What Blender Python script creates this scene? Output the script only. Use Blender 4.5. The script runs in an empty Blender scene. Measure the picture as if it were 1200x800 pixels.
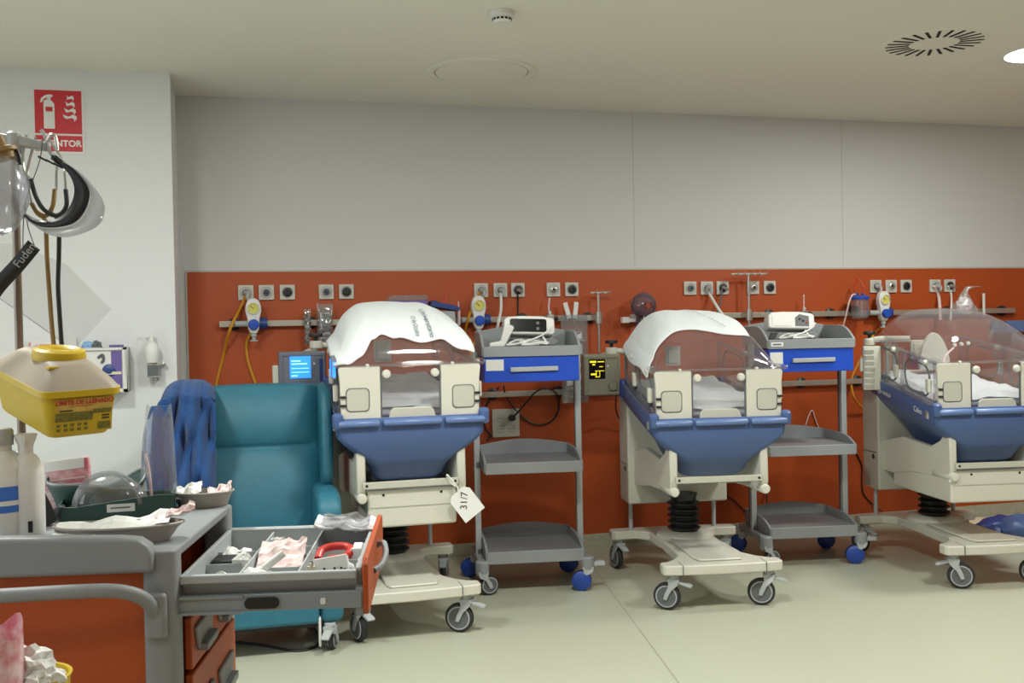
import bpy, bmesh, math, random
from mathutils import Vector, Matrix, noise
random.seed(7)
rad = math.radians
sc = bpy.context.scene
COL = sc.collection

# ------------------------------------------------------------------ camera
FOC = 1200.0
TH = math.atan(1200 / 4518); PI_ = rad(-.81); RO = .0195; EYE = Vector((0, 0, 1.37))
FW = Vector((math.sin(TH) * math.cos(PI_), math.cos(TH) * math.cos(PI_), math.sin(PI_)))
R0 = Vector((math.cos(TH), -math.sin(TH), 0)); U0 = R0.cross(FW)
RT = R0 * math.cos(RO) - U0 * math.sin(RO); UP = R0 * math.sin(RO) + U0 * math.cos(RO)
cam = bpy.data.objects.new('camera', bpy.data.cameras.new('camera')); COL.objects.link(cam)
m = Matrix((RT, UP, -FW)).transposed().to_4x4(); m.translation = EYE
cam.matrix_world = m
cam.data.sensor_width = 36; cam.data.lens = 36 * FOC / 1200; cam.data.clip_start = .05
sc.camera = cam
def ray(px, py): return FW + RT * ((px - 600) / FOC) - UP * ((py - 400) / FOC)
def P(px, py, Y):                      # survey helper: sight line through a pixel met with the upright plane y = Y
    r = ray(px, py); return EYE + r * (Y / r.y)
def G(px, py, z):                      # the same, met with the level plane z
    r = ray(px, py); return EYE + r * ((z - EYE.z) / r.z)

# ------------------------------------------------------------------ materials
def lin(h):
    h = h.lstrip('#'); v = [int(h[i:i + 2], 16) / 255 for i in (0, 2, 4)]
    return tuple(x / 12.92 if x <= .04045 else ((x + .055) / 1.055) ** 2.4 for x in v) + (1,)
def mat(name, hexc, rough=.5, metal=0, var=0, scale=30, bump=0, bscale=60, hex2=None, coat=0, sheen=0, sub=0):
    M = bpy.data.materials.new(name); M.use_nodes = True; N = M.node_tree.nodes; L = M.node_tree.links
    b = N['Principled BSDF']; c = lin(hexc)
    b.inputs['Base Color'].default_value = c; b.inputs['Roughness'].default_value = rough; b.inputs['Metallic'].default_value = metal
    b.inputs['Coat Weight'].default_value = coat; b.inputs['Sheen Weight'].default_value = sheen
    tc = N.new('ShaderNodeTexCoord')
    if var or hex2:
        n = N.new('ShaderNodeTexNoise'); n.inputs['Scale'].default_value = scale; n.inputs['Detail'].default_value = 4
        L.new(tc.outputs['Object'], n.inputs['Vector'])
        r = N.new('ShaderNodeValToRGB'); r.color_ramp.elements[0].position = .35; r.color_ramp.elements[1].position = .65
        c2 = lin(hex2) if hex2 else tuple(min(1, x * (1 + var)) for x in c[:3]) + (1,)
        c1 = c if hex2 else tuple(x * (1 - var) for x in c[:3]) + (1,)
        r.color_ramp.elements[0].color = c1; r.color_ramp.elements[1].color = c2
        L.new(n.outputs['Fac'], r.inputs['Fac']); L.new(r.outputs['Color'], b.inputs['Base Color'])
    if bump:
        n2 = N.new('ShaderNodeTexNoise'); n2.inputs['Scale'].default_value = bscale; n2.inputs['Detail'].default_value = 3
        L.new(tc.outputs['Object'], n2.inputs['Vector'])
        bp = N.new('ShaderNodeBump'); bp.inputs['Strength'].default_value = bump; bp.inputs['Distance'].default_value = .01
        L.new(n2.outputs['Fac'], bp.inputs['Height']); L.new(bp.outputs['Normal'], b.inputs['Normal'])
    return M
def clear(name, tint='#dfe3e4', gloss=.12, rough=.05, white=0, wcol='#d8d8d8'):
    M = bpy.data.materials.new(name); M.use_nodes = True; N = M.node_tree.nodes; L = M.node_tree.links
    N.remove(N['Principled BSDF']); out = N['Material Output']
    t = N.new('ShaderNodeBsdfTransparent'); t.inputs[0].default_value = lin(tint)
    g = N.new('ShaderNodeBsdfGlossy'); g.inputs['Roughness'].default_value = rough; g.inputs['Color'].default_value = (.9, .9, .9, 1)
    fr = N.new('ShaderNodeLayerWeight'); fr.inputs[0].default_value = .5
    pw = N.new('ShaderNodeMath'); pw.operation = 'POWER'; pw.inputs[1].default_value = 3.5; L.new(fr.outputs['Facing'], pw.inputs[0])
    ad = N.new('ShaderNodeMath'); ad.operation = 'MULTIPLY_ADD'; ad.inputs[1].default_value = .55; ad.inputs[2].default_value = .03 + gloss * .3
    L.new(pw.outputs[0], ad.inputs[0])
    mx = N.new('ShaderNodeMixShader'); L.new(ad.outputs[0], mx.inputs[0]); L.new(t.outputs[0], mx.inputs[1]); L.new(g.outputs[0], mx.inputs[2])
    last = mx
    if white:
        d = N.new('ShaderNodeBsdfDiffuse'); d.inputs[0].default_value = lin(wcol)
        m2 = N.new('ShaderNodeMixShader'); m2.inputs[0].default_value = white
        L.new(mx.outputs[0], m2.inputs[1]); L.new(d.outputs[0], m2.inputs[2]); last = m2
    L.new(last.outputs[0], out.inputs[0]); return M
def emit(name, hexc, s):
    M = bpy.data.materials.new(name); M.use_nodes = True; b = M.node_tree.nodes['Principled BSDF']
    b.inputs['Base Color'].default_value = lin(hexc); b.inputs['Emission Color'].default_value = lin(hexc); b.inputs['Emission Strength'].default_value = s
    return M

M = dict(
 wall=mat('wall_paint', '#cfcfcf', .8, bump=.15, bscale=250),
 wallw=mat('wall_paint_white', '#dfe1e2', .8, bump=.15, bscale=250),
 ceil=mat('ceiling_paint', '#e6e4da', .85, bump=.08, bscale=300),
 orange=mat('orange_laminate', '#ac4918', .5, var=.07, scale=160),
 trimm=mat('panel_trim', '#b8b4a8', .5),
 vinyl=mat('floor_vinyl', '#acae9b', .38, hex2='#bbbdab', scale=230),
 skirt=mat('skirting_vinyl', '#aaa894', .5, hex2='#b8b6a2', scale=60),
 cream=mat('cream_plastic', '#cbc9bd', .38),
 cream2=mat('grey_cream_metal', '#b9b8ac', .42),
 blue=mat('blue_plastic', '#485f8f', .42),
 blue2=mat('light_blue_plastic', '#5b73a3', .35),
 grey=mat('grey_metal', '#8f9396', .45),
 greyl=mat('light_grey_plastic', '#a9adaf', .45),
 shelf=mat('grey_shelf', '#7b7d80', .5, bump=.1, bscale=400),
 dark=mat('dark_plastic', '#1d1e20', .45),
 rubber=mat('tyre_rubber', '#2b2c2e', .65),
 hub=mat('hub_plastic', '#5d6163', .5),
 dblue=mat('drawer_blue', '#1c4cc0', .4),
 wblue=mat('wheel_blue', '#24469c', .4),
 cartgrey=mat('cart_grey', '#85888b', .5, bump=.08, bscale=350), slide=mat('slide_metal', '#8f9aa2', .4, metal=.3),
 steel=mat('brushed_steel', '#c2c0bb', .3, metal=.85),
 alu=mat('aluminium_rail', '#b9b4a8', .38, metal=.7),
 white=mat('white_plastic', '#dfdfdc', .4),
 paper=mat('paper', '#e0e0de', .8),
 cloth=mat('white_towel', '#dde2e4', .95, bump=.35, bscale=350, sheen=.2),
 sheet=mat('white_sheet', '#e8eaee', .9, bump=.2, bscale=200),
 teal=mat('teal_vinyl', '#296b80', .5, bump=.12, bscale=300, var=.05, scale=25),
 navy=mat('blue_fleece', '#1a467e', .95, bump=.5, bscale=120, sheen=.15),
 yellow=mat('yellow_hose', '#c98a1c', .45),
 yplast=mat('yellow_plastic', '#c6a81a', .42, var=.05, scale=9),
 lidgrey=mat('grey_lid', '#a39686', .5),
 plate=mat('socket_plate', '#c8c4ba', .45),
 gauge=mat('gauge_face', '#d6cf6a', .4),
 knob=mat('blue_knob', '#2450b4', .35),
 red=mat('sign_red', '#c4202c', .45),
 redp=mat('red_plastic', '#c03028', .35),
 cream3=mat('ivory_plastic', '#dad0b4', .4),
 brown=mat('tan_rubber', '#8d6f3c', .5),
 tanp=mat('pole_metal', '#84786c', .35, metal=.6),
 green=mat('dark_green_plastic', '#2b4a44', .4),
 dish=mat('grey_pulp', '#a29e98', .75),
 purple=mat('purple_card', '#6a5a9c', .5),
 pink=mat('pink_packet', '#c96a78', .5, hex2='#e0c4c8', scale=40),
 palep=mat('pale_pink_paper', '#d8b8ba', .7, hex2='#e4d6d4', scale=60),
 skyb=mat('pale_blue_glove', '#8ab0dc', .5),
 lab=mat('label_blue', '#3a70c8', .5),
 darkblue=mat('dark_blue_plastic', '#2a3f7e', .4),
 monitor=mat('monitor_grey', '#6f7480', .45),
 monbeige=mat('monitor_beige', '#8a8676', .45),
 slot=mat('slot_black', '#0c0c0c', .8),
 screenk=mat('screen_black', '#0d0e10', .15),
 mesh=mat('packed_tubing', '#a59c98', .6, hex2='#5f5652', scale=90),
 hood=clear('clear_acrylic', '#f0eff0', .10, .06, white=.11, wcol='#a8a4a8'),
 glass=clear('clear_window', '#f4f5f5', .08, .03, white=.04),
 film=clear('clear_film', '#e2e5e8', .25, .14, white=.12),
 visor=clear('frosted_visor', '#dadcdc', .15, .12, white=.5),
 film2=clear('packet_film', '#dcdde2', .3, .15, white=.15),
 tint=clear('smoked_plastic', '#9c90a4', .2, .1, white=.25, wcol='#8a7e90'),
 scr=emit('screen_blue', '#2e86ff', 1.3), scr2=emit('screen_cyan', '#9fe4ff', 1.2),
 yel=emit('screen_yellow', '#e8d820', 1.0),
 lamp=emit('lamp_white', '#fbfff0', (14)),
)

# ------------------------------------------------------------------ mesh builder
class MB:
    def __init__(s): s.bm = bmesh.new()
    def add(s, verts, faces):
        vs = [s.bm.verts.new(v) for v in verts]
        for f in faces:
            try: s.bm.faces.new([vs[i] for i in f])
            except ValueError: pass
        return s
    def box(s, x0, x1, y0, y1, z0, z1, mtx=None):
        v = [Vector((x, y, z)) for x in (x0, x1) for y in (y0, y1) for z in (z0, z1)]
        if mtx: v = [mtx @ q for q in v]
        return s.add(v, [(0, 1, 3, 2), (4, 6, 7, 5), (0, 4, 5, 1), (2, 3, 7, 6), (0, 2, 6, 4), (1, 5, 7, 3)])
    def ring_loft(s, rings, cap=True, close=True):
        n = len(rings[0]); vs = [v for r in rings for v in r]; fs = []
        for i in range(len(rings) - 1):
            for j in range(n if close else n - 1):
                k = (j + 1) % n; fs.append((i * n + j, i * n + k, (i + 1) * n + k, (i + 1) * n + j))
        if cap and close: fs.append(tuple(range(n - 1, -1, -1))); fs.append(tuple(range((len(rings) - 1) * n, len(rings) * n)))
        return s.add(vs, fs)
    def cyl(s, a, b, r0, r1=None, n=20, cap=True):
        a = Vector(a); b = Vector(b); r1 = r0 if r1 is None else r1; d = (b - a).normalized()
        u = d.orthogonal().normalized(); w = d.cross(u)
        ring = lambda c, r: [c + (u * math.cos(2 * math.pi * i / n) + w * math.sin(2 * math.pi * i / n)) * r for i in range(n)]
        return s.ring_loft([ring(a, r0), ring(b, r1)], cap)
    def lathe(s, c, prof, axis=(0, 0, 1), n=24, cap=True):          # prof: (radius, height along axis)
        c = Vector(c); d = Vector(axis).normalized(); u = d.orthogonal().normalized(); w = d.cross(u)
        return s.ring_loft([[c + d * h + (u * math.cos(2 * math.pi * i / n) + w * math.sin(2 * math.pi * i / n)) * max(r, 1e-5) for i in range(n)] for r, h in prof], cap)
    def tube(s, pts, r, n=8, steps=8):
        pts = [Vector(p) for p in pts]
        if len(pts) > 2 and steps > 1:
            q = []
            for i in range(len(pts) - 1):
                p0 = pts[max(i - 1, 0)]; p1 = pts[i]; p2 = pts[i + 1]; p3 = pts[min(i + 2, len(pts) - 1)]
                for k in range(steps):
                    t = k / steps
                    q.append(.5 * ((2 * p1) + (p2 - p0) * t + (2 * p0 - 5 * p1 + 4 * p2 - p3) * t * t + (3 * p1 - p0 - 3 * p2 + p3) * t ** 3))
            q.append(pts[-1]); pts = q
        rings = []; u = None
        for i, p in enumerate(pts):
            d = (pts[min(i + 1, len(pts) - 1)] - pts[max(i - 1, 0)])
            if d.length < 1e-9: continue
            d.normalize()
            u = d.orthogonal().normalized() if u is None else (u - d * u.dot(d)).normalized()
            w = d.cross(u); rings.append([p + (u * math.cos(2 * math.pi * k / n) + w * math.sin(2 * math.pi * k / n)) * r for k in range(n)])
        return s.ring_loft(rings)
    def prism(s, poly, axis, a, b):                                  # poly in the two other axes, in x<y<z order
        def mk(p, t):
            if axis == 'x': return Vector((t, p[0], p[1]))
            if axis == 'y': return Vector((p[0], t, p[1]))
            return Vector((p[0], p[1], t))
        return s.ring_loft([[mk(p, a) for p in poly], [mk(p, b) for p in poly]])
    def blob(s, c, rx, ry, rz, amp=0, sub=3, seed=0, freq=6):
        b2 = bmesh.new(); bmesh.ops.create_icosphere(b2, subdivisions=sub, radius=1)
        off = Vector((seed * 3.1, seed * 1.7, seed)); idx = {}
        for v in b2.verts:
            k = 1 + amp * noise.noise(v.co * freq / 2 + off)
            idx[v] = s.bm.verts.new(Vector(c) + Vector((v.co.x * rx, v.co.y * ry, v.co.z * rz)) * k)
        for f in b2.faces: s.bm.faces.new([idx[v] for v in f.verts])
        b2.free(); return s
    def xf(s, fn):
        for v in s.bm.verts: v.co = fn(v.co)
        return s
    def build(s, name, m, parent=None, smooth=False, bevel=0, solid=0, sub=0, seg=2, wn=True):
        bmesh.ops.remove_doubles(s.bm, verts=s.bm.verts, dist=1e-6)
        bmesh.ops.recalc_face_normals(s.bm, faces=s.bm.faces)
        me = bpy.data.meshes.new(name); s.bm.to_mesh(me); s.bm.free()
        for p in me.polygons: p.use_smooth = bool(smooth or bevel or sub)
        me.materials.append(m)
        o = bpy.data.objects.new(name, me); COL.objects.link(o)
        if parent: o.parent = parent
        if solid: x = o.modifiers.new('s', 'SOLIDIFY'); x.thickness = solid; x.offset = 0
        if bevel: x = o.modifiers.new('b', 'BEVEL'); x.width = bevel; x.segments = seg; x.limit_method = 'ANGLE'; x.angle_limit = rad(35); x.harden_normals = True
        if sub: x = o.modifiers.new('u', 'SUBSURF'); x.levels = sub; x.render_levels = sub
        if smooth and not bevel and not sub:
            me.set_sharp_from_angle(angle=rad(40))
        return o
def empty(name, loc=(0, 0, 0), rz=0):
    o = bpy.data.objects.new(name, None); COL.objects.link(o); o.location = loc; o.rotation_euler = (0, 0, rz); o.empty_display_size = .05; return o
def tag(o, label, cat, group=None):
    o['label'] = label; o['category'] = cat
    if group: o['group'] = group
    return o
def struct(o): o['kind'] = 'structure'; return o
def text(body, size, m, parent, mtx, name='lettering', ext=.0004, bold=0):
    c = bpy.data.curves.new('t', 'FONT'); c.body = body; c.size = size; c.align_x = 'CENTER'; c.align_y = 'CENTER'; c.extrude = ext; c.offset = bold
    t = bpy.data.objects.new('t', c); me = bpy.data.meshes.new_from_object(t); bpy.data.objects.remove(t)
    me.transform(mtx); me.materials.append(m)
    o = bpy.data.objects.new(name, me); COL.objects.link(o)
    if parent: o.parent = parent
    return o
def copy_tree(o, parent=None):
    c = o.copy(); COL.objects.link(c); c.parent = parent
    for ch in [q for q in bpy.data.objects if q.parent == o]: copy_tree(ch, c)
    return c
def rrect(x0, x1, y0, y1, r, n=4):
    out = []
    for cx, cy, a in ((x1 - r, y1 - r, 0), (x0 + r, y1 - r, 90), (x0 + r, y0 + r, 180), (x1 - r, y0 + r, 270)):
        for k in range(n + 1):
            t = rad(a + 90 * k / n); out.append((cx + r * math.cos(t), cy + r * math.sin(t)))
    return out
FRONT = Matrix.Rotation(rad(90), 4, 'X')                             # text lying in xy -> upright, facing -y
def mloc(x, y, z, rot=FRONT, spin=0): return Matrix.Translation((x, y, z)) @ rot @ Matrix.Rotation(spin, 4, 'Z')

# ------------------------------------------------------------------ the room
WY, CZ, WL, FY = 6.02, 2.7, -.317, 5.53
struct(MB().box(-2.6, 6.9, -1.6, WY + .1, -.08, 0).build('floor', M['vinyl']))
struct(MB().box(-2.6, 6.9, -1.6, WY + .1, CZ, CZ + .08).build('ceiling', M['ceil']))
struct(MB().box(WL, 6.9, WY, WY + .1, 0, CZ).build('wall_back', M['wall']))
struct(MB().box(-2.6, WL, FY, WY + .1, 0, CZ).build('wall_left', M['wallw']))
struct(MB().box(6.8, 6.9, -1.6, WY, 0, CZ).build('wall_right', M['wallw']))
struct(MB().box(-2.6, -2.5, -1.6, .3, 0, CZ).box(-2.6, -2.5, 3.5, FY, 0, CZ).box(-2.6, -2.5, .3, 3.5, 0, .95).box(-2.6, -2.5, .3, 3.5, 2.35, CZ).build('wall_side', M['wallw']))
wf = struct(MB().box(-2.58, -2.50, .3, 3.5, .95, 1.0).box(-2.58, -2.50, .3, 3.5, 2.30, 2.35).box(-2.58, -2.50, .3, .35, 1.0, 2.3).box(-2.58, -2.50, 3.45, 3.5, 1.0, 2.3).box(-2.58, -2.52, 1.87, 1.93, 1.0, 2.3).build('added_window_1', M['white'], bevel=.003))  # unseen window, added to give the cool light on the left a source
MB().box(-2.556, -2.550, .35, 3.45, 1.0, 2.3).build('added_pane', M['glass'], wf)
ld = bpy.data.lights.new('added_daylight', 'AREA'); ld.shape = 'RECTANGLE'; ld.size = 1.3; ld.size_y = 3.1; ld.energy = 44; ld.color = (.86, .95, 1)  # area light added outside the unseen window, lifts left wall and ceiling
lo = bpy.data.objects.new('added_daylight', ld); COL.objects.link(lo); lo.location = (-2.64, 1.9, 1.65); lo.rotation_euler = (0, rad(-90), 0)
struct(MB().box(-2.5, 6.8, -1.6, -1.5, 0, CZ).build('wall_front', M['wallw']))
struct(MB().box(-2.49, 6.79, -1.5, -1.49, .075, 1.712).build('trim_8', M['orange']))  # unseen cladding, added to cut light bouncing off this wall
struct(MB().box(6.79, 6.8, -1.49, WY - .012, .075, 1.712).build('trim_9', M['orange']))  # also added out of view, to weaken bounce from the right
struct(MB().box(-.279, 6.8, WY - .008, WY, .075, 1.712).build('trim_1', M['orange']))           # orange wall cladding
struct(MB().box(-.287, 6.8, WY - .010, WY, 1.712, 1.722).box(-.287, -.279, WY - .010, WY, .075, 1.712).build('trim_2', M['trimm']))
struct(MB().box(-.30, 6.8, WY - .012, WY, 0, .075).build('baseboard_back', M['skirt'], bevel=.003))
mseam = mat('floor_seam', '#8f8f7c', .5)
struct(MB().add([Vector((1.848 + .1 * 1.46, 4.569 + 1.45, .0006)), Vector((1.848 + .1 * 1.46 + .004, 4.569 + 1.45, .0006)), Vector((1.25 + .004, 1.6, .0006)), Vector((1.25, 1.6, .0006))], [(0, 1, 2, 3)]).build('trim_3', mseam))
mws = mat('wall_seam', '#b0b0ac', .8)
for k, x in enumerate((P(742, 200, WY).x, P(986.5, 200, WY).x)):
    struct(MB().box(x - .0015, x + .0015, WY - .001, WY, 1.722, CZ).build('trim_%d' % (4 + k), mws))

# ceiling fittings
def disc(c, r, z0, z1, n=48): return MB().lathe((c[0], c[1], 0), [(r, z0), (r, z1)], n=n)
pn = empty('ceiling_access_panel', (1.245, 5.2, CZ)); tag(pn, 'round white access panel set flush in the ceiling near the back wall', 'access panel')
MB().lathe((0, 0, 0), [(.245, -.006), (.275, -.010), (.285, -.006), (.285, 0), (.245, 0)], n=64, cap=False).build('rim', M['ceil'], pn, smooth=True)
MB().lathe((0, 0, 0), [(.0, -.007), (.24, -.007), (.243, -.001)], n=64, cap=False).build('cover', M['ceil'], pn)
sd = empty('smoke_detector', (1.099, 4.2, CZ)); tag(sd, 'small round white smoke detector on the ceiling', 'smoke detector')
MB().lathe((0, 0, 0), [(.0, -.001), (.052, -.001), (.052, -.022), (.046, -.026)], n=40).build('base', M['white'], sd, smooth=True)
MB().lathe((0, 0, 0), [(.040, -.026), (.040, -.040), (.034, -.048), (.0, -.050)], n=40).build('sensor_cap', M['white'], sd, smooth=True)
b = MB()
for k in range(14):
    a = k * 2 * math.pi / 14
    b.box(.0385, .0412, -.006, .006, -.039, -.030, Matrix.Rotation(a, 4, 'Z'))
b.build('sensor_slot', M['slot'], sd)
vt = empty('air_diffuser', (3.265, 4.26, CZ)); tag(vt, 'round white swirl air diffuser with radial black slots in the ceiling', 'air vent')
MB().lathe((0, 0, 0), [(0, -.004), (.235, -.004), (.245, 0)], n=64).build('plate', M['ceil'], vt)
for k in range(24):
    a = k * 2 * math.pi / 24
    MB().box(.115, .222, -.0055, .0085, -.0062, -.0042, Matrix.Rotation(a, 4, 'Z') @ Matrix.Translation((0, .0, 0)) @ Matrix.Rotation(rad(14), 4, 'Z')).build('slot', M['slot'], vt)
LAMPS = [(3.95, 4.32), (-.9, 3.1), (1.15, 3.0), (-.9, .6), (1.7, .4), (3.4, 2.7)]
for i, (x, y) in enumerate(LAMPS):
    e = empty('ceiling_downlight', (x, y, CZ)); tag(e, 'bright round downlight recessed in the ceiling beside the air diffuser' if i == 0 else 'round ceiling downlight outside the picture, behind the viewer', 'ceiling light', 'round ceiling downlights')
    MB().lathe((0, 0, 0), [(.175, -.003), (.20, -.009), (.215, -.003), (.215, 0)], n=48, cap=False).build('bezel', M['white'], e, smooth=True)
    MB().lathe((0, 0, 0), [(0, -.004), (.176, -.004), (.176, -.001)], n=48).build('diffuser', M['lamp'], e)
    ld = bpy.data.lights.new('lamp_light', 'AREA'); ld.shape = 'DISK'; ld.size = .36; ld.energy = (30, 43, 44, 5, 5, 42)[i]; ld.color = (.98, 1, .935)
    lo = bpy.data.objects.new('lamp_light', ld); COL.objects.link(lo); lo.parent = e; lo.location = (0, 0, -.015)
# ------------------------------------------------------------------ casters
def caster(parent, x, y, top, r=.066, spin=0, cover=None, lever=True, forkm='greyl', name='caster', w=.028):
    """one swivel caster: stem, fork, wheel (> hub), brake pedal; wheel rolls along local y turned by spin"""
    R = Matrix.Translation((x, y, 0)) @ Matrix.Rotation(spin, 4, 'Z')
    fk = MB()
    fk.cyl((0, 0, top + .004), (0, 0, 2 * r + .002), .024, .028, 16)
    fk.prism([(-.030, 2 * r + .022), (.026, 2 * r + .022), (.022, 2 * r - .012), (.042, r + .012), (.048, r - .012), (.032, r - .016), (.010, r + .028), (-.022, 2 * r - .008)], 'x', -w / 2 - .013, -w / 2 - .005)
    fk.prism([(-.030, 2 * r + .022), (.026, 2 * r + .022), (.022, 2 * r - .012), (.042, r + .012), (.048, r - .012), (.032, r - .016), (.010, r + .028), (-.022, 2 * r - .008)], 'x', w / 2 + .005, w / 2 + .013)
    fk.box(-w / 2 - .013, w / 2 + .013, -.030, .026, 2 * r + .006, 2 * r + .022)
    f = fk.xf(lambda v: R @ v).build(name, M[forkm], parent, bevel=.003)
    cy = .035
    MB().lathe((-w / 2, cy, r), [(r * .72, 0), (r * .93, .001), (r, .007), (r, w - .007), (r * .93, w - .001), (r * .72, w)], (1, 0, 0), 32).xf(lambda v: R @ v).build('wheel', M['rubber'], f, smooth=True)
    h = MB()
    for s in (-1, 1):
        h.lathe((s * (w / 2 + .0005), cy, r), [(r * .74, 0), (r * .70, s * .003), (r * .60, s * .001), (r * .3, s * .002), (0, s * .003)], (1, 0, 0), 28, cap=False)
    h.xf(lambda v: R @ v).build('wheel_hub', M['hub'] if not cover else M[cover], f, smooth=True)
    if not cover:
        for s in (-1, 1): MB().lathe((s * (w / 2 + .0015), cy, r), [(r * .80, 0), (r * .79, s * .002), (r * .71, s * .002), (r * .70, 0)], (1, 0, 0), 32, cap=False).xf(lambda v: R @ v).build('wheel_ring', M['greyl'], f, smooth=True)
    if cover:
        c = MB()
        for s in (-1, 1): c.lathe((s * (w / 2 + .002), cy, r), [(r * .98, 0), (r * .97, s * .006), (r * .7, s * .014), (0, s * .017)], (1, 0, 0), 28)
        c.xf(lambda v: R @ v).build('wheel_cover', M[cover], f, smooth=True)
    if lever:
        MB().prism([(-.02, 2 * r + .012), (-.075, 2 * r - .002), (-.088, 2 * r - .010), (-.085, 2 * r - .018), (-.04, 2 * r - .006), (-.02, 2 * r)], 'x', -.018, .018).xf(lambda v: R @ v).build('brake_pedal', M[forkm], f, bevel=.003)
    return f

# ------------------------------------------------------------------ incubators
HY = [0, .012, .04, .09, .17, .30, .46, .60, .72, .80]
HH = [0, .05, .10, .142, .180, .205, .212, .190, .125, .0]
CX = [-1, -.985, -.93, -.80, -.62, -.45, -.22, 0, .22, .45, .62, .80, .93, .985, 1]
CZv = [0, .16, .40, .72, .92, .985, 1.0, 1.01, 1.0, .985, .92, .72, .40, .16, 0]
def lerp_list(L_, t):
    t = max(0, min(len(L_) - 1 - 1e-6, t)); i = int(t); f = t - i
    # smooth interpolation
    p0 = L_[max(i - 1, 0)]; p1 = L_[i]; p2 = L_[i + 1]; p3 = L_[min(i + 2, len(L_) - 1)]
    return .5 * (2 * p1 + (p2 - p0) * f + (2 * p0 - 5 * p1 + 4 * p2 - p3) * f * f + (3 * p1 - p0 - 3 * p2 + p3) * f ** 3)
def hood_pt(u, s, off=0):
    """u in 0..14 across, s in 0..9 along; untilted unit frame"""
    y = lerp_list(HY, s); h = max(0, lerp_list(HH, s)); x = lerp_list(CX, u); z = lerp_list(CZv, u)
    wfac = 1 - .12 * (1 - min(1, h / .15)) * 0
    topn = .62 + .38 * min(1, (1 - z)) if False else 1
    x = x * .305
    if off:
        e = .05
        a = hood_pt(u, s); b = hood_pt(min(14, u + e), s) - hood_pt(max(0, u - e), s); c = hood_pt(u, min(9, s + e)) - hood_pt(u, max(0, s - e))
        n = b.cross(c)
        if n.length < 1e-9: n = Vector((0, 0, 1))
        n.normalize()
        return a + n * off
    return Vector((x, y + .0, 1.142 + h * max(z, 0)))

def tilt(v, lift):                      # the bed is tipped a little: the wall end stands higher, and tapers
    return Vector((v.x * (1 - .17 * max(0, v.y)), v.y, v.z + .15 * v.y + lift))

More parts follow.
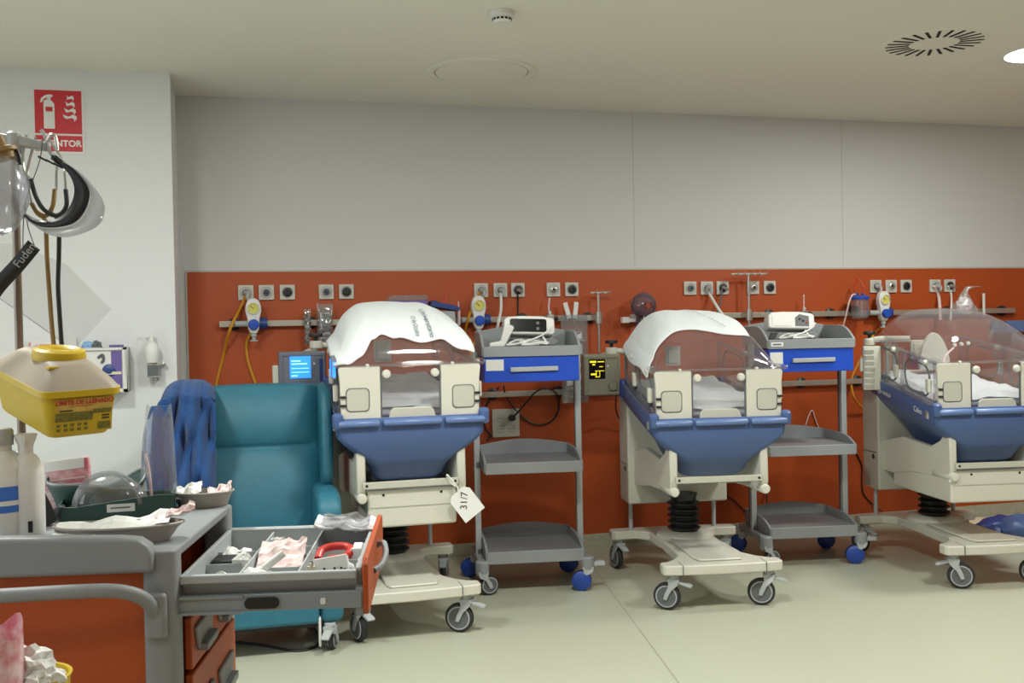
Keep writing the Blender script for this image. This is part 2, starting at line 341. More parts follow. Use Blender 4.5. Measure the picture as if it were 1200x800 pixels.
def incubator(loc, rz, lift, box, label, spins, towel=None):
    root = tag(empty('infant_incubator', loc, rz), label, 'incubator', 'infant incubators along the orange wall')
    T = lambda v: tilt(v, lift)
    # -- base
    b = MB(); zb0, zb1 = .176, .224
    outline = [(-.20, -.062), (0, -.072), (.20, -.062), (.285, -.05), (.297, -.035), (.297, .02), (.285, .032), (.255, .04), (.205, .09), (.165, .17), (.15, .52), (.16, .60), (.16, .74), (.22, .80), (.34, .79), (.358, .81), (.358, .875), (.34, .89), (.0, .905),
               (-.34, .89), (-.358, .875), (-.358, .81), (-.34, .79), (-.22, .80), (-.16, .74), (-.16, .60), (-.15, .52), (-.165, .17), (-.205, .09), (-.255, .04), (-.285, .032), (-.297, .02), (-.297, -.035), (-.285, -.05)]
    base = b.prism(outline, 'z', zb0, zb1).build('base', M['cream'], root, bevel=.008, seg=3)
    MB().prism([(-.105, .0), (.105, .0), (.12, .05), (.115, .5), (-.115, .5), (-.12, .05)], 'z', zb1, zb1 + .012).build('base_cover', M['cream'], root, bevel=.006)
    for sx in (-1, 1): MB().box(sx * .205 - .0012, sx * .205 + .0012, -.0655, .03, zb0 + .002, zb1 + .001).build('base_joint', M['hub'], base)
    MB().lathe((0, .60, zb1), [(.15, -.03), (.155, 0), (.150, .02), (.135, .03)], n=40).build('column_foot', M['cream'], root, smooth=True)
    for (x, y), sp in zip(((-.235, -.005), (.235, -.005), (-.31, .845), (.31, .845)), spins): caster(root, x, y, zb0, spin=rad(sp))
    # -- lift column with rubber bellows
    prof = [(.075, zb1)]
    n = 6; h = .20
    for k in range(n): prof += [(.088, zb1 + h * (k + .3) / n), (.088, zb1 + h * (k + .45) / n), (.066, zb1 + h * (k + .85) / n), (.066, zb1 + h * (k + .97) / n)]
    MB().lathe((0, .62, 0), prof + [(.075, zb1 + h + .03)], n=36).build('bellows', M['dark'], root, smooth=True)
    for x in (-.24, .24): MB().cyl((x, .845, zb1 - .01), (x, .845, .45), .012, n=14).build('guide_rod', M['greyl'], root, smooth=True)
    # -- rear housing and the two side arms
    hb = MB().box(-.28, .28, .72, .92, .385, .97).build('rear_housing', M['cream2'], root, bevel=.012, seg=3)
    MB().box(-.2825, -.2795, .735, .90, .60, .603).build('housing_seam', M['hub'], hb)
    lb = MB().cyl((-.2835, .78, .575), (-.279, .78, .575), .014, n=16).build('lock', M['dark'], hb)
    for sx in (-1, 1):
        x0 = sx * .205; x1 = sx * .245
        poly = [(.80, .66 + lift), (.80, .50 + lift), (.62, .50 + lift), (.40, .535 + lift), (.06, .552 + lift), (.01, .572 + lift), (-.005, .60 + lift), (.0, .77 + lift), (.035, .80 + lift), (.10, .74 + lift), (.20, .70 + lift), (.5, .72 + lift)]
        MB().prism(poly, 'x', min(x0, x1), max(x0, x1)).build('side_arm', M['cream'], root, bevel=.010, seg=3)
    for sx in (-1, 1): MB().lathe((sx * .225, -.022, .565 + lift), [(.0, 0), (.018, .002), (.023, .008), (.023, .20), (.015, .21)], (0, 1, 0), 18).build('arm_end_cap', M['cream'], root, smooth=True)
    rb = MB().box(-.222, .205, -.022, -.008, .607 + lift, .637 + lift).build('accessory_rail', M['cream2'], root, bevel=.003)
    for x in (-.205, .19): MB().cyl((x, -.024, .622 + lift), (x, -.020, .622 + lift), .006, n=12).build('screw', M['slot'], rb)
    if box:
        w0 = .20 if box == 1 else .24
        dr = MB().prism([(-w0, .0), (w0, .0), (w0, .62), (-w0, .62)], 'z', .43 + lift, .60 + lift).build('storage_drawer', M['cream'], root, bevel=.012, seg=3)
        MB().box(-w0 + .01, w0 - .01, -.003, .002, .52 + lift, .524 + lift).build('drawer_seam', M['cream2'], dr)
        for x in (-.13, .13): MB().cyl((x, -.002, .575 + lift), (x, .002, .575 + lift), .006, n=12).build('screw', M['slot'], dr)
        if box == 2:
            MB().lathe((-.245, -.004, .545 + lift), [(0, 0), (.008, -.001), (.008, .004)], (0, 1, 0)).build('drawer_button', M['white'], dr)
    # -- blue tub: rounded bowl
    rings = []
    def rr(w0, w1, y0, y1, r, z, k=6):
        out = []
        W = (w0 + w1) / 2
        for (px, py) in rrect(-W, W, y0, y1, r, k): out.append(Vector((px, py, z)))
        return out
    for z, w, y0, y1, r in ((.600, .150, .13, .55, .05), (.63, .165, .075, .62, .06), (.690, .185, .03, .70, .07), (.708, .200, .012, .72, .07), (.730, .222, .0, .74, .07), (.765, .262, -.014, .78, .06), (.80, .300, -.025, .81, .05), (.835, .328, -.035, .83, .04), (.915, .332, -.038, .85, .035), (.925, .328, -.034, .846, .032), (.922, .316, -.022, .834, .03), (.895, .312, -.018, .83, .03)):
        rings.append(rr(w, w, y0, y1, r, z))
    tub = MB().ring_loft(rings).xf(T).build('tub', M['blue'], root, smooth=True)
    tub.data.set_sharp_from_angle(angle=rad(50))
    # grip bars on the front edge, and corner lugs
    for x0, x1 in ((-.325, -.145), (-.13, .13), (.145, .325)):
        g = MB().lathe((x0, -.048, .905), [(0, 0), (.010, .001), (.015, .008), (.015, x1 - x0 - .008), (.010, x1 - x0 - .001), (0, x1 - x0)], (1, 0, 0), 18)
        g.xf(T).build('grip_bar', M['blue2'], root, smooth=True)
    for sx in (-1, 1):
        MB().lathe((sx * .326, -.03, .885), [(0, -.002), (.02, 0), (.024, .006), (.024, .055), (.016, .063), (0, .064)], (0, 0, 1), 20).xf(T).build('corner_lug', M['blue'], root, smooth=True)
        MB().lathe((sx * .322, .80, .85), [(0, -.002), (.022, 0), (.026, .006), (.026, .09), (.02, .098), (0, .1)], (0, 0, 1), 20).xf(T).build('corner_lug', M['darkblue'], root, smooth=True)
        MB().box(sx * .333 - .004, sx * .333 + .004, .02, .80, .925, .935).xf(T).build('side_rail', M['glass'], root)
        MB().box(sx * .335 - .006, sx * .335 + .010, .05, .075, .855, .89).xf(T).build('side_catch', M['steel'], root, bevel=.003)
    # -- mattress and sheet
    mt = MB().box(-.25, .25, .10, .76, .895, .955).xf(T).build('mattress', M['sheet'], root, bevel=.02, seg=3)
    sh = MB(); nx, ny = 26, 30; vs = []
    for j in range(ny + 1):
        for i in range(nx + 1):
            x = -.27 + .54 * i / nx; y = .085 + .69 * j / ny
            vs.append(Vector((x, y, .962 + .020 * noise.noise(Vector((x * 7, y * 7, loc[0]))) + .01 * noise.noise(Vector((x * 19, y * 19, 3))) - (.02 if i in (0, nx) or j in (0, ny) else 0))))
    sh.add(vs, [(j * (nx + 1) + i, j * (nx + 1) + i + 1, (j + 1) * (nx + 1) + i + 1, (j + 1) * (nx + 1) + i) for j in range(ny) for i in range(nx)])
    sh.xf(T).build('bed_sheet', M['sheet'], root, smooth=True)
    # -- front wall of the cabin: cream corner panels and the clear door between
    for sx in (-1, 1):
        a, c_ = (-.312, -.135) if sx < 0 else (.135, .312)
        pn_ = MB().prism([(a + (0 if sx > 0 else .004), .915), (c_ - (.004 if sx > 0 else 0), .915), (c_, 1.08), (c_ + (.006 if sx > 0 else 0), 1.135), (c_ + (0 if sx > 0 else 0), 1.145), (a, 1.145), (a - (.006 if sx < 0 else 0), 1.135), (a, 1.08)], 'y', -.018, .004)
        p_ = pn_.xf(T).build('front_panel', M['cream'], root, bevel=.005, seg=2)
        cxp = sx * .236; o1 = rrect(cxp - .052, cxp + .052, .95, 1.055, .02, 4)
        MB().ring_loft([[Vector((x, -.020, z)) for x, z in o1], [Vector((cxp + (x - cxp) * .94, -.0215, 1.0025 + (z - 1.0025) * .94)) for x, z in o1]], cap=False).xf(T).build('panel_groove', M['hub'], p_)
        MB().prism([(cxp + (x - cxp) * .90, 1.0025 + (z - 1.0025) * .90) for x, z in o1], 'y', -.0205, -.018).xf(T).build('panel_inset', M['cream2'], p_)
        for z_ in (.975, 1.012): MB().box(sx * .30 - .013, sx * .30 + .013, -.028, -.019, z_, z_ + .010).xf(T).build('panel_catch', M['dark'], p_, bevel=.003)
        MB().lathe((sx * .19, -.012, 1.14), [(0, -.002), (.009, 0), (.009, .012), (.006, .016), (0, .017)], (0, 0, 1), 14).xf(T).build('panel_stud', M['cream'], p_, smooth=True)
    dr = MB().prism([(-.130, .918), (.130, .918), (.130, 1.142), (-.130, 1.142)], 'y', -.012, -.006).xf(T).build('access_door', M['glass'], root, bevel=.002)
    for x in (-.131, .131): MB().box(x - .0025, x + .0025, -.014, -.004, .918, 1.142).xf(T).build('door_edge', M['hub'], dr)
    MB().prism([(-.10, .918), (.11, .918), (.10, .948), (.085, .962), (-.08, .962), (-.095, .948)], 'y', -.022, -.012).xf(T).build('door_ledge', M['cream2'], dr, bevel=.004)
    for x in (-.108, .108):
        MB().lathe((x, -.013, 1.112), [(0, -.022), (.014, -.020), (.019, -.012), (.019, -.004), (.012, 0)], (0, 1, 0), 22).xf(T).build('door_knob', M['cream'], dr, smooth=True)
    # -- side and rear walls
    for sx in (-1, 1):
        x0, x1 = sorted((sx * .312, sx * .307))
        sp = MB().box(x0, x1, .006, .80, .925, 1.142).xf(T).build('side_window', M['glass'], root)
        f = MB()
        x0, x1 = sorted((sx * .318, sx * .302))
        f.box(x0, x1, .006, .80, 1.134, 1.150); f.box(x0, x1, .006, .80, .920, .934)
        for y in (.012, .40, .79): f.box(x0, x1, y - .008, y + .008, .925, 1.142)
        f.xf(T).build('window_frame', M['glass'] if y < 0 else M['hood'], sp)
        for yc, wd in ((.205, .145), (.595, .145)):
            o1 = rrect(yc - wd, yc + wd, .955, 1.115, .07, 6)
            pts = [Vector((sx * .317, y, z)) for y, z in o1]; pts.append(pts[0])
            MB().tube(pts, .005, 6, 1).xf(T).build('port_seal', M['hub'], sp, smooth=True)
            MB().box(min(sx * .316, sx * .338), max(sx * .316, sx * .338), yc - wd - .025, yc - wd + .012, .985, 1.055).xf(T).build('port_latch', M['cream'], sp, bevel=.006)
            MB().lathe((sx * .315, yc - wd + .02, 1.135), [(0, sx * .028), (.012, sx * .026), (.014, sx * .006), (.01, 0)], (1, 0, 0), 16).xf(T).build('port_hinge', M['cream'], sp, smooth=True)
    MB().box(-.312, .312, .797, .803, .92, 1.146).xf(T).build('rear_window', M['glass'], root)
    MB().box(-.05, .05, .775, .797, 1.02, 1.13).box(-.035, .035, .765, .776, 1.035, 1.115).xf(T).build('sensor_module', M['cream'], root, bevel=.006)
    # -- clear hood
    ns, nu = 45, 42; rings = []
    for i in range(ns + 1):
        s = 9 * i / ns
        rings.append([hood_pt(14 * j / nu, s) for j in range(nu + 1)])
    hd = MB().ring_loft(rings, cap=False, close=False).xf(T).build('hood', M['hood'], root, smooth=True)
    rim = []
    for s_ in (0,): pass
    edge = [Vector((-.312, .80, 1.146)), Vector((-.318, .4, 1.146)), Vector((-.318, .02, 1.146)), Vector((-.30, -.012, 1.147)), Vector((0, -.016, 1.150)), Vector((.30, -.012, 1.147)), Vector((.318, .02, 1.146)), Vector((.318, .4, 1.146)), Vector((.312, .80, 1.146))]
    MB().tube(edge, .0055, 6, 6).xf(T).build('hood_seal', M['hood'], hd, smooth=True)
    for sx in (-1, 1): MB().prism([(sx * .29, 1.148), (sx * .345, 1.146), (sx * .345, 1.160), (sx * .33, 1.166), (sx * .29, 1.166)], 'y', -.02, .03).xf(T).build('hood_catch', M['glass'], hd, bevel=.003)
    return root

def towel(root, lift, fn, label, name='towel', nx=60, ny=34, writing=None):
    """cloth laid over a hood; fn(a, b) -> (u, s, extra drop vector) for a,b in 0..1"""
    vs = []
    for j in range(ny + 1):
        for i in range(nx + 1):
            a, b_ = i / nx, j / ny; u, s, d = fn(a, b_)
            p = hood_pt(u, s, .007 + .004 * (1 + noise.noise(Vector((a * 9, b_ * 5, lift * 40)))))
            if p.z < 1.142: p.z = 1.142
            vs.append(tilt(p + d, lift))
    mb = MB().add(vs, [(j * (nx + 1) + i, j * (nx + 1) + i + 1, (j + 1) * (nx + 1) + i + 1, (j + 1) * (nx + 1) + i) for j in range(ny) for i in range(nx)])
    mtx = Matrix.Translation(root.location) @ Matrix.Rotation(root.rotation_euler.z, 4, 'Z')
    o = mb.xf(lambda v: mtx @ v).build(name, M['cloth'], None, smooth=True, solid=.003)
    tag(o, label, 'towel'); return o, mtx, vs

I1 = incubator((.725, 4.50, 0), rad(1), .066, 1, 'blue and cream infant incubator beside the teal armchair, with a paper tag hanging below', (20, 60, 10, -15))
I2 = incubator((2.215, 4.50, 0), rad(-8), 0, 0, 'middle infant incubator of the three, blue and cream, no storage drawer under it', (150 - 90, 70, 15, -20))
I3 = incubator((3.71, 4.41, 0), rad(-9), 0, 2, 'blue and cream infant incubator with bare clear hood at the right edge of the photo', (250, 60, 20, 0))
ink = mat('towel_ink', '#3f4a5c', .9)
# folded-open towels
def f1(a, b):
    u = .9 + a * 10.6
    K = [(0, .1), (.12, .5), (.25, .9), (.36, 2.2), (.42, 2.7), (.5, 2.15), (.62, 1.9), (.8, 2.0), (.93, 1.5), (1.01, 1.1)]
    edge = 1
    for (a0, e0), (a1, e1) in zip(K, K[1:]):
        if a0 <= a <= a1: t_ = (a - a0) / (a1 - a0); t_ = t_ * t_ * (3 - 2 * t_); edge = e0 + (e1 - e0) * t_
    s = edge + (6.6 - edge) * b
    d = Vector((0, 0, 0))
    fr = (1 - b) ** 2
    d += Vector((0, -.004 * fr * (1 + math.sin(a * 20)), 0))
    if a < .08: d += Vector((-.03 * (.08 - a) / .08, 0, -.0))
    if a > .86: d += Vector((.022 * (a - .86) / .14, -.02 * fr, .012 * (a - .86) / .14))
    d += Vector((0, 0, .006 * math.sin(a * 26 + b * 3) * fr))
    return u, s, d
def f2(a, b):
    u = -.0 + a * 10.2
    edge = 3.4 - .25 * math.sin(a * 9) - 1.5 * math.exp(-(a / .12) ** 2)
    s = edge + (8.1 - edge) * b
    d = Vector((0, 0, 0))
    if a < .14:
        k = (.14 - a) / .14
        d = Vector((-.022 * k ** .5, 0, -(.035 + .012 * math.sin(b * 11)) * k))
    d += Vector((0, 0, .004 * math.sin(b * 9 + a * 5)))
    return u, s, d
t1, m1, _ = towel(I1, .066, f1, 'white printed towel spread over the hood of the incubator beside the teal armchair')
t2, m2, _ = towel(I2, 0, f2, 'white printed towel draped over the left part of the middle incubator hood')
def wrap_text(body, size, u0, s0, u1, s1, lift, mtx, parent):
    """printed line running from (u0,s0) to (u1,s1) on the towel"""
    me_o = text(body, size, ink, parent, Matrix.Identity(4), 'printed_lettering', ext=.0)
    me = me_o.data; xs = [v.co.x for v in me.vertices]; w = max(xs) - min(xs); x0 = min(xs)
    A = hood_pt(u0, s0); B = hood_pt(u1, s1)
    bm = bmesh.new(); bm.from_mesh(me)
    bmesh.ops.triangulate(bm, faces=bm.faces)
    bmesh.ops.subdivide_edges(bm, edges=[e for e in bm.edges if e.calc_length() > .01], cuts=2, use_grid_fill=False)
    for v in bm.verts:
        t = (v.co.x - x0) / w; u = u0 + (u1 - u0) * t; s = s0 + (s1 - s0) * t
        du = (u1 - u0); ds = (s1 - s0)
        # across direction: one step in u is about .044 m, in s about .1 m
        q = hood_pt(u, s, .0225); e = .1
        along = (hood_pt(u + du * .02, s + ds * .02) - hood_pt(u - du * .02, s - ds * .02)).normalized()
        nrm = (hood_pt(u, s, .02) - hood_pt(u, s)).normalized(); ac = nrm.cross(along)
        v.co = mtx @ tilt(q + ac * v.co.y, lift)
    bm.to_mesh(me); bm.free(); return me_o
wrap_text('Universitario', .036, 8.5, 4.6, 8.6, 2.1, .066, m1, t1)
wrap_text('12 de Octubre', .032, 7.65, 3.9, 7.7, 2.2, .066, m1, t1)
wrap_text('Hospital Universitario 12 de Octubre', .018, 6.3, 6.4, 8.3, 3.7, 0, m2, t2)
# maker's lettering on the right-hand incubator's tub
def tub_text(root, body, y, z, size, lift):
    mt_ = Matrix(((0, -0, 0, 0), (-1, 0, 0, 0), (0, 1, 0, 0), (0, 0, 0, 1)))
    me_o = text(body, size, M['white'], [c for c in bpy.data.objects if c.parent == root and c.name.startswith('tub')][0], Matrix.Identity(4), 'lettering', ext=.0004)
    for v in me_o.data.vertices:
        q = Vector((-.3315 - v.co.z, y - v.co.x, z + v.co.y)); v.co = tilt(q, lift) + Vector((-.0012, 0, 0))
tub_text(I3, 'Caleo', .17, .868, .04, 0); tub_text(I3, 'Dräger medical', .62, .868, .035, 0)
for r_ in (I3,):
    MB().box(-.3345, -.3325, .045, .075, .85, .88).xf(lambda v: tilt(v, 0)).build('serial_label', M['white'], r_)

MB().prism([(-.09, .99)] + [(-.09 + .20 * k / 12, .99 + .06 + .15 * math.sin(math.pi * k / 12) ** .7) for k in range(13)] + [(.11, .99)], 'y', .60, .63).xf(lambda v: tilt(v, 0)).build('inner_panel', M['cream'], I3, bevel=.006)
for k in range(3): MB().lathe((.14 + .045 * k, .60, 1.13 + .004 * k), [(0, -.01), (.010, -.008), (.010, .004)], (0, 1, 0), 14).xf(lambda v: tilt(v, 0)).build('inner_stud', M['white'], I3, smooth=True)
# paper tag on the first incubator
tg = empty('paper_tag', I1.location, I1.rotation_euler.z); tag(tg, 'white paper tag marked 31/7 hanging under the incubator by the teal armchair', 'tag')
tm = Matrix.Translation((.225, -.040, .60)) @ Matrix.Rotation(rad(-36), 4, 'Y')
MB().prism([(-.055, .03), (-.035, .052), (.035, .052), (.055, .03), (.055, -.085), (.0, -.085), (-.055, -.085)], 'y', -.0008, .0008).xf(lambda v: tm @ v).build('card', M['paper'], tg)
MB().tube([tm @ Vector((0, 0, .04)), Vector((.19, -.045, .67)), Vector((.15, -.035, .72)), Vector((.165, -.02, .685)), Vector((.19, -.028, .665))], .003, 6).build('string', M['paper'], tg, smooth=True)
text('31/7', .045, M['dark'], tg, tm @ Matrix.Translation((0, -.0015, .0)) @ FRONT @ Matrix.Rotation(rad(50), 4, 'Z'), 'handwriting')
# blue monitor light reflected on the first incubator's side, painted as glowing patches
b = MB().box(-.345, -.322, .0, .10, 1.09, 1.18).xf(lambda v: tilt(v, .066)).build('glow_backing', M['monitor'], I1, bevel=.006)  # backing block added to carry the glow, no real display
MB().box(-.340, -.327, -.002, -.0005, 1.10, 1.168).xf(lambda v: tilt(v, .066)).build('reflected_glow', M['scr'], b)
MB().box(-.3475, -.3455, .012, .09, 1.10, 1.168).xf(lambda v: tilt(v, .066)).build('reflected_glow', M['scr'], b)

# ------------------------------------------------------------------ trolleys
def tray(z, w, y0, y1, hfront, hback, m, parent, name):
    """shelf with a low front lip and fences that curve up to the sides and back"""
    t = .014
    sh_ = MB().box(-w, w, y0, y1, z, z + hfront).build(name, M['shelf'], parent, bevel=.006)
    f = MB()
    # front strip
    f.box(-w, w, y0 - .006, y0 + .004, z - .004, z + hfront + .004)
    # side fences: rise from front corner to full height
    for sx in (-1, 1):
        pr = [(y0, z)] + [(y0 + (y1 - y0) * q, z + hfront + (hback - hfront) * min(1, 1 - (1 - q / .45) ** 2 if q < .45 else 1)) for q in (0, .03, .08, .16, .26, .38, .5, .8, 1.0)] + [(y1, z)]
        f.prism(pr, 'x', sx * w - t / 2, sx * w + t / 2)
    # back fence, arched
    arc = [(-w, z)] + [(-w + 2 * w * q, z + hback + .03 * math.sin(math.pi * q)) for q in [k / 14 for k in range(15)]] + [(w, z)]
    f.prism(arc, 'y', y1 - t, y1)
    f.build('shelf_fence', M['grey'], sh_, bevel=.003)
    return sh_
def trolley(loc, rz, label):
    root = tag(empty('drawer_trolley', loc, rz), label, 'trolley', 'grey two-shelf trolleys with a blue drawer')
    W = .25
    tray(.162, W, .0, .42, .055, .10, 'shelf', root, 'shelf')
    tray(.622, W, .0, .42, .050, .10, 'shelf', root, 'shelf')
    tray(1.222, W, .0, .42, .045, .125, 'shelf', root, 'shelf')
    for sx in (-1, 1):
        p = MB()
        p.box(sx * (W + .024) - .016, sx * (W + .024) + .016, .20, .235, .13, 1.24)
        p.build('post', M['greyl'], root, bevel=.004)
        MB().box(sx * (W + .024) - .013, sx * (W + .024) + .013, .235, .262, .13, 1.24).build('post_channel', M['hub'], root)
        br = MB()
        for z in (.168, .628): br.box(min(sx * (W - .02), sx * (W + .03)), max(sx * (W - .02), sx * (W + .03)), .19, .27, z, z + .03)
        br.build('shelf_bracket', M['hub'], root, bevel=.003)
        MB().prism([(-.01, .135), (.43, .135), (.43, .17), (.02, .175), (-.01, .165)], 'x', min(sx * (W + .005), sx * (W + .045)), max(sx * (W + .005), sx * (W + .045))).build('side_beam', M['grey'], root, bevel=.006)
        MB().lathe((sx * (W + .025), .01, .115), [(0, 0), (.034, .002), (.036, .010), (.036, .055), (.03, .062), (0, .063)], n=24).build('beam_cap', M['grey'], root, smooth=True)
        for y, spn in ((.005, 75 * sx), (.40, 60)):
            caster(root, sx * (W + .025), y, .125, r=.052, spin=rad(spn), cover='wblue' if sx > 0 or y > .2 else None, lever=False, w=.024)
    MB().box(.28, .36, -.01, .03, .128, .15).build('beam_stub', M['greyl'], root, bevel=.003)
    d = MB().box(-W + .004, W - .004, .004, .40, 1.088, 1.220).build('drawer', M['dblue'], root, bevel=.004)
    MB().prism([(-.112, 1.140), (.135, 1.142), (.135, 1.166), (-.112, 1.164)], 'y', -.012, .004).build('drawer_handle', M['greyl'], d, bevel=.004)
    return root, d
C1, d1 = trolley((1.443, 5.045, 0), rad(-8), 'grey trolley with blue drawer between the left and middle incubators')
C2, d2 = trolley((3.085, 5.10, 0), rad(-9), 'grey trolley with blue drawer between the middle and right incubators')
MB().box(-.236, -.145, .0015, .004, 1.148, 1.205).build('label_card', M['paper'], d1)
MB().box(-.238, -.165, .0015, .004, 1.135, 1.200).build('label_card', M['paper'], d2)
lb = MB().box(-.235, -.165, -.0085, -.005, 1.232, 1.256).build('name_plate', M['paper'], C2)
text('carro', .012, M['dark'], lb, mloc(-.2, -.0095, 1.244)) if False else None
MB().box(-.225, -.178, -.0092, -.0085, 1.240, 1.248).build('printed_line', M['hub'], lb)

# ------------------------------------------------------------------ pulse monitors lying on the trolleys, with leads
def oximeter(root, lx, ly, rz, label, white):
    mt_ = Matrix.Translation(root.location) @ Matrix.Rotation(root.rotation_euler.z, 4, 'Z')
    e = empty('bedside_monitor', mt_ @ Vector((lx, ly, 1.268)), root.rotation_euler.z + rz); tag(e, label, 'monitor')
    # stand foot
    MB().prism([(-.11, .0), (.13, .0), (.15, .022), (.12, .040), (-.09, .040)], 'y', -.05, .09).build('foot', M['shelf'], e, bevel=.008)
    tl = Matrix.Translation((0, .02, .095)) @ Matrix.Rotation(rad(-14), 4, 'X') @ Matrix.Rotation(rad(2), 4, 'Y')
    sh_ = [(-.13, -.045), (.125, -.045), (.135, -.03), (.135, .035), (.12, .048), (.05, .056), (-.05, .056), (-.115, .050), (-.135, .035), (-.138, -.03)]
    c = MB().prism(sh_, 'y', -.045, .045).xf(lambda v: tl @ v).build('case', M['white'], e, bevel=.010, seg=3)
    if white:
        MB().prism([(.02, -.03), (.10, -.03), (.10, .03), (.045, .04), (.02, .02)], 'y', -.047, -.044).xf(lambda v: tl @ v).build('face_plate', M['hub'], c)
        for k in range(3): MB().lathe(tl @ Vector((.045 + .02 * k, -.047, .012 - .01 * k)), [(0, -.004), (.006, -.003), (.006, .001)], (0, 1, 0), 12).build('button', M['redp' if k == 2 else 'dark'], c)
        MB().prism(rrect(-.115, .005, -.03, .035, .01), 'y', -.0475, -.044).xf(lambda v: tl @ v).build('screen', M['white'], c)
    else:
        MB().prism(rrect(-.105, .09, -.032, .038, .012), 'y', -.0475, -.044).xf(lambda v: tl @ v).build('screen', M['screenk'], c)
        for k in range(2):
            MB().prism(rrect(.035, .052, .008 - .03 * k, .024 - .03 * k, .004), 'y', -.0482, -.047).xf(lambda v: tl @ v).build('button', M['hub'], c)
    r_ = random.Random(int(lx * 100) + 5)
    pts = [Vector((.115, -.04, .10)), Vector((.06, -.085, .06)), Vector((-.02, -.11, .03)), Vector((-.09, -.10, .012)), Vector((-.13, -.07, .010)), Vector((-.07, -.05, .03)), Vector((-.02, -.10, .012)), Vector((.03, -.12, .010)), Vector((-.06, -.13, .010)), Vector((.0, -.09, .022)), Vector((.08, -.10, .010))]
    if white: pts = [p * .9 + Vector((.03, -.0, .001)) for p in pts]
    MB().tube(pts, .0045, 7).build('lead', M['white'], e, smooth=True)
    MB().tube([p + Vector((.01, -.006 * ((i % 2) * 2 - 1), .006)) for i, p in enumerate(pts[2:])], .004, 7).build('lead', M['white'], e, smooth=True)
    MB().tube([Vector((.06, -.07, .05)), Vector((.075, -.09, .02)), Vector((.08, -.095, .012))], .006, 8).build('sensor_plug', M['white'], e, smooth=True)
    return e
x1 = oximeter(C1, .01, .16, rad(2), 'small white monitor with black screen and tangled white leads on the left trolley', False)
x2 = oximeter(C2, -.05, .18, rad(-2), 'small white monitor with pale face and white leads on the right trolley', True)
# white probe bag beside the left-hand one
mt_ = Matrix.Translation(C1.location) @ Matrix.Rotation(C1.rotation_euler.z, 4, 'Z')
b = MB().prism([(-.06, -.0), (.02, .0), (.075, .10), (.055, .115), (.02, .11), (-.0, .03), (-.055, .022)], 'y', -.02, .02).xf(lambda v: mt_ @ (v + Vector((-.15, .10, 1.268))))
tag(b.build('probe_holder', M['white'], None, bevel=.008, seg=3), 'white plastic probe holder leaning on the black-screened monitor on the left trolley', 'probe holder')
# ------------------------------------------------------------------ wall: sockets, rails, gauges
SZ = 1.594; y_ = WY - .008
xs_ = [(288, 'used'), (312, 'gas'), (336.5, 'black'), (382, 'gas'), (405.5, 'black'), (563, 'used'), (585.5, 'used'), (606, 'plug'), (647.5, 'ring'), (669, 'black'),
       (807.5, 'gas'), (827, 'used'), (845.5, 'plug'), (881, 'ring'), (900.5, 'black'), (1024.5, 'used'), (1042.5, 'ring'), (1060, 'black'), (1094, 'used'), (1111, 'plug')]
where = ['leftmost on the wall, feeding the yellow hose', 'second from the left on the wall', 'third from the left on the wall', 'right of the gap, above the blue-screen monitor', 'fifth from the left, up and left of the towelled incubator',
         'above the gauge right of the left incubator', 'feeding the white hose above the left trolley', 'feeding the black cable above the left trolley', 'above the right part of the left trolley', 'next left of the small drip hook bar',
         'up above the hood of the middle incubator, leftmost there', 'feeding the white hose behind the middle incubator', 'feeding the dark cable behind the middle incubator', 'just right of the tall drip pole', 'right of the tall drip pole, nearest the right trolley',
         'just right of the blue-lidded suction jar', 'above and right of the right-hand gauge', 'third right of the blue-lidded suction jar', 'feeding the thick white hose above the right incubator', 'next left of the plastic-wrapped bag']
kindtxt = dict(used='with grey connector', gas='with grey port', black='with black port', plug='with black plug', ring='with steel ring')
for i, (px, kd) in enumerate(xs_):
    x = P(px, 338, WY).x; e = empty('gas_outlet', (x, y_, SZ))
    tag(e, 'square outlet %s, %s' % (kindtxt[kd], where[i]), 'wall outlet', 'square medical gas outlets')
    pl = MB().box(-.043, .043, -.014, 0, -.043, .043).build('plate', M['plate'], e, bevel=.004)
    MB().lathe((0, -.014, 0), [(.033, 0), (.033, -.002), (.030, -.003), (.028, -.001), (.028, 0)], (0, 1, 0), 32, cap=False).build('plate_ring', M['greyl'], pl, smooth=True)
    if kd in ('black', 'plug'):
        MB().lathe((0, -.014, 0), [(.026, 0), (.026, -.006), (.020, -.009), (.013, -.009), (.012, -.003), (0, -.003)], (0, 1, 0), 28, cap=False).build('port', M['dark'], e, smooth=True)
        if kd == 'plug': MB().cyl((0, -.02, 0), (.012, -.055, -.012), .013, .009, 16).build('plug', M['steel'], e, smooth=True)
    else:
        MB().lathe((0, -.014, 0), [(.020, 0), (.020, -.010), (.015, -.013), (.010, -.013), (.009, -.004), (0, -.004)], (0, 1, 0), 28, cap=False).build('port', M['hub' if kd != 'ring' else 'steel'], e, smooth=True)
        MB().lathe((0, -.0145, 0), [(.009, -.003), (.006, -.008), (0, -.009)], (0, 1, 0), 16).build('port_pin', M['darkblue' if kd == 'gas' else 'dark'], e, smooth=True)
        if kd == 'used': MB().cyl((0, -.02, 0), (.010, -.055, -.008), .016, .012, 16).cyl((.010, -.055, -.008), (.004, -.062, -.035), .009, .007, 12).build('connector', M['greyl'], e, smooth=True)
def rail(x0, x1, z, label):
    e = empty('equipment_rail', (x0, WY - .05, z)); tag(e, label, 'wall rail')
    MB().box(0, x1 - x0, -.006, .004, -.017, .017).build('bar', M['alu'], e, bevel=.002)
    n = max(2, int((x1 - x0) / .42) + 1)
    for k in range(n):
        x = .08 + (x1 - x0 - .16) * k / (n - 1)
        MB().lathe((x, .042, 0), [(.036, 0), (.036, -.012), (.022, -.018), (.018, -.036)], (0, 1, 0), 24).build('mount', M['dark'], e, smooth=True)
    return e
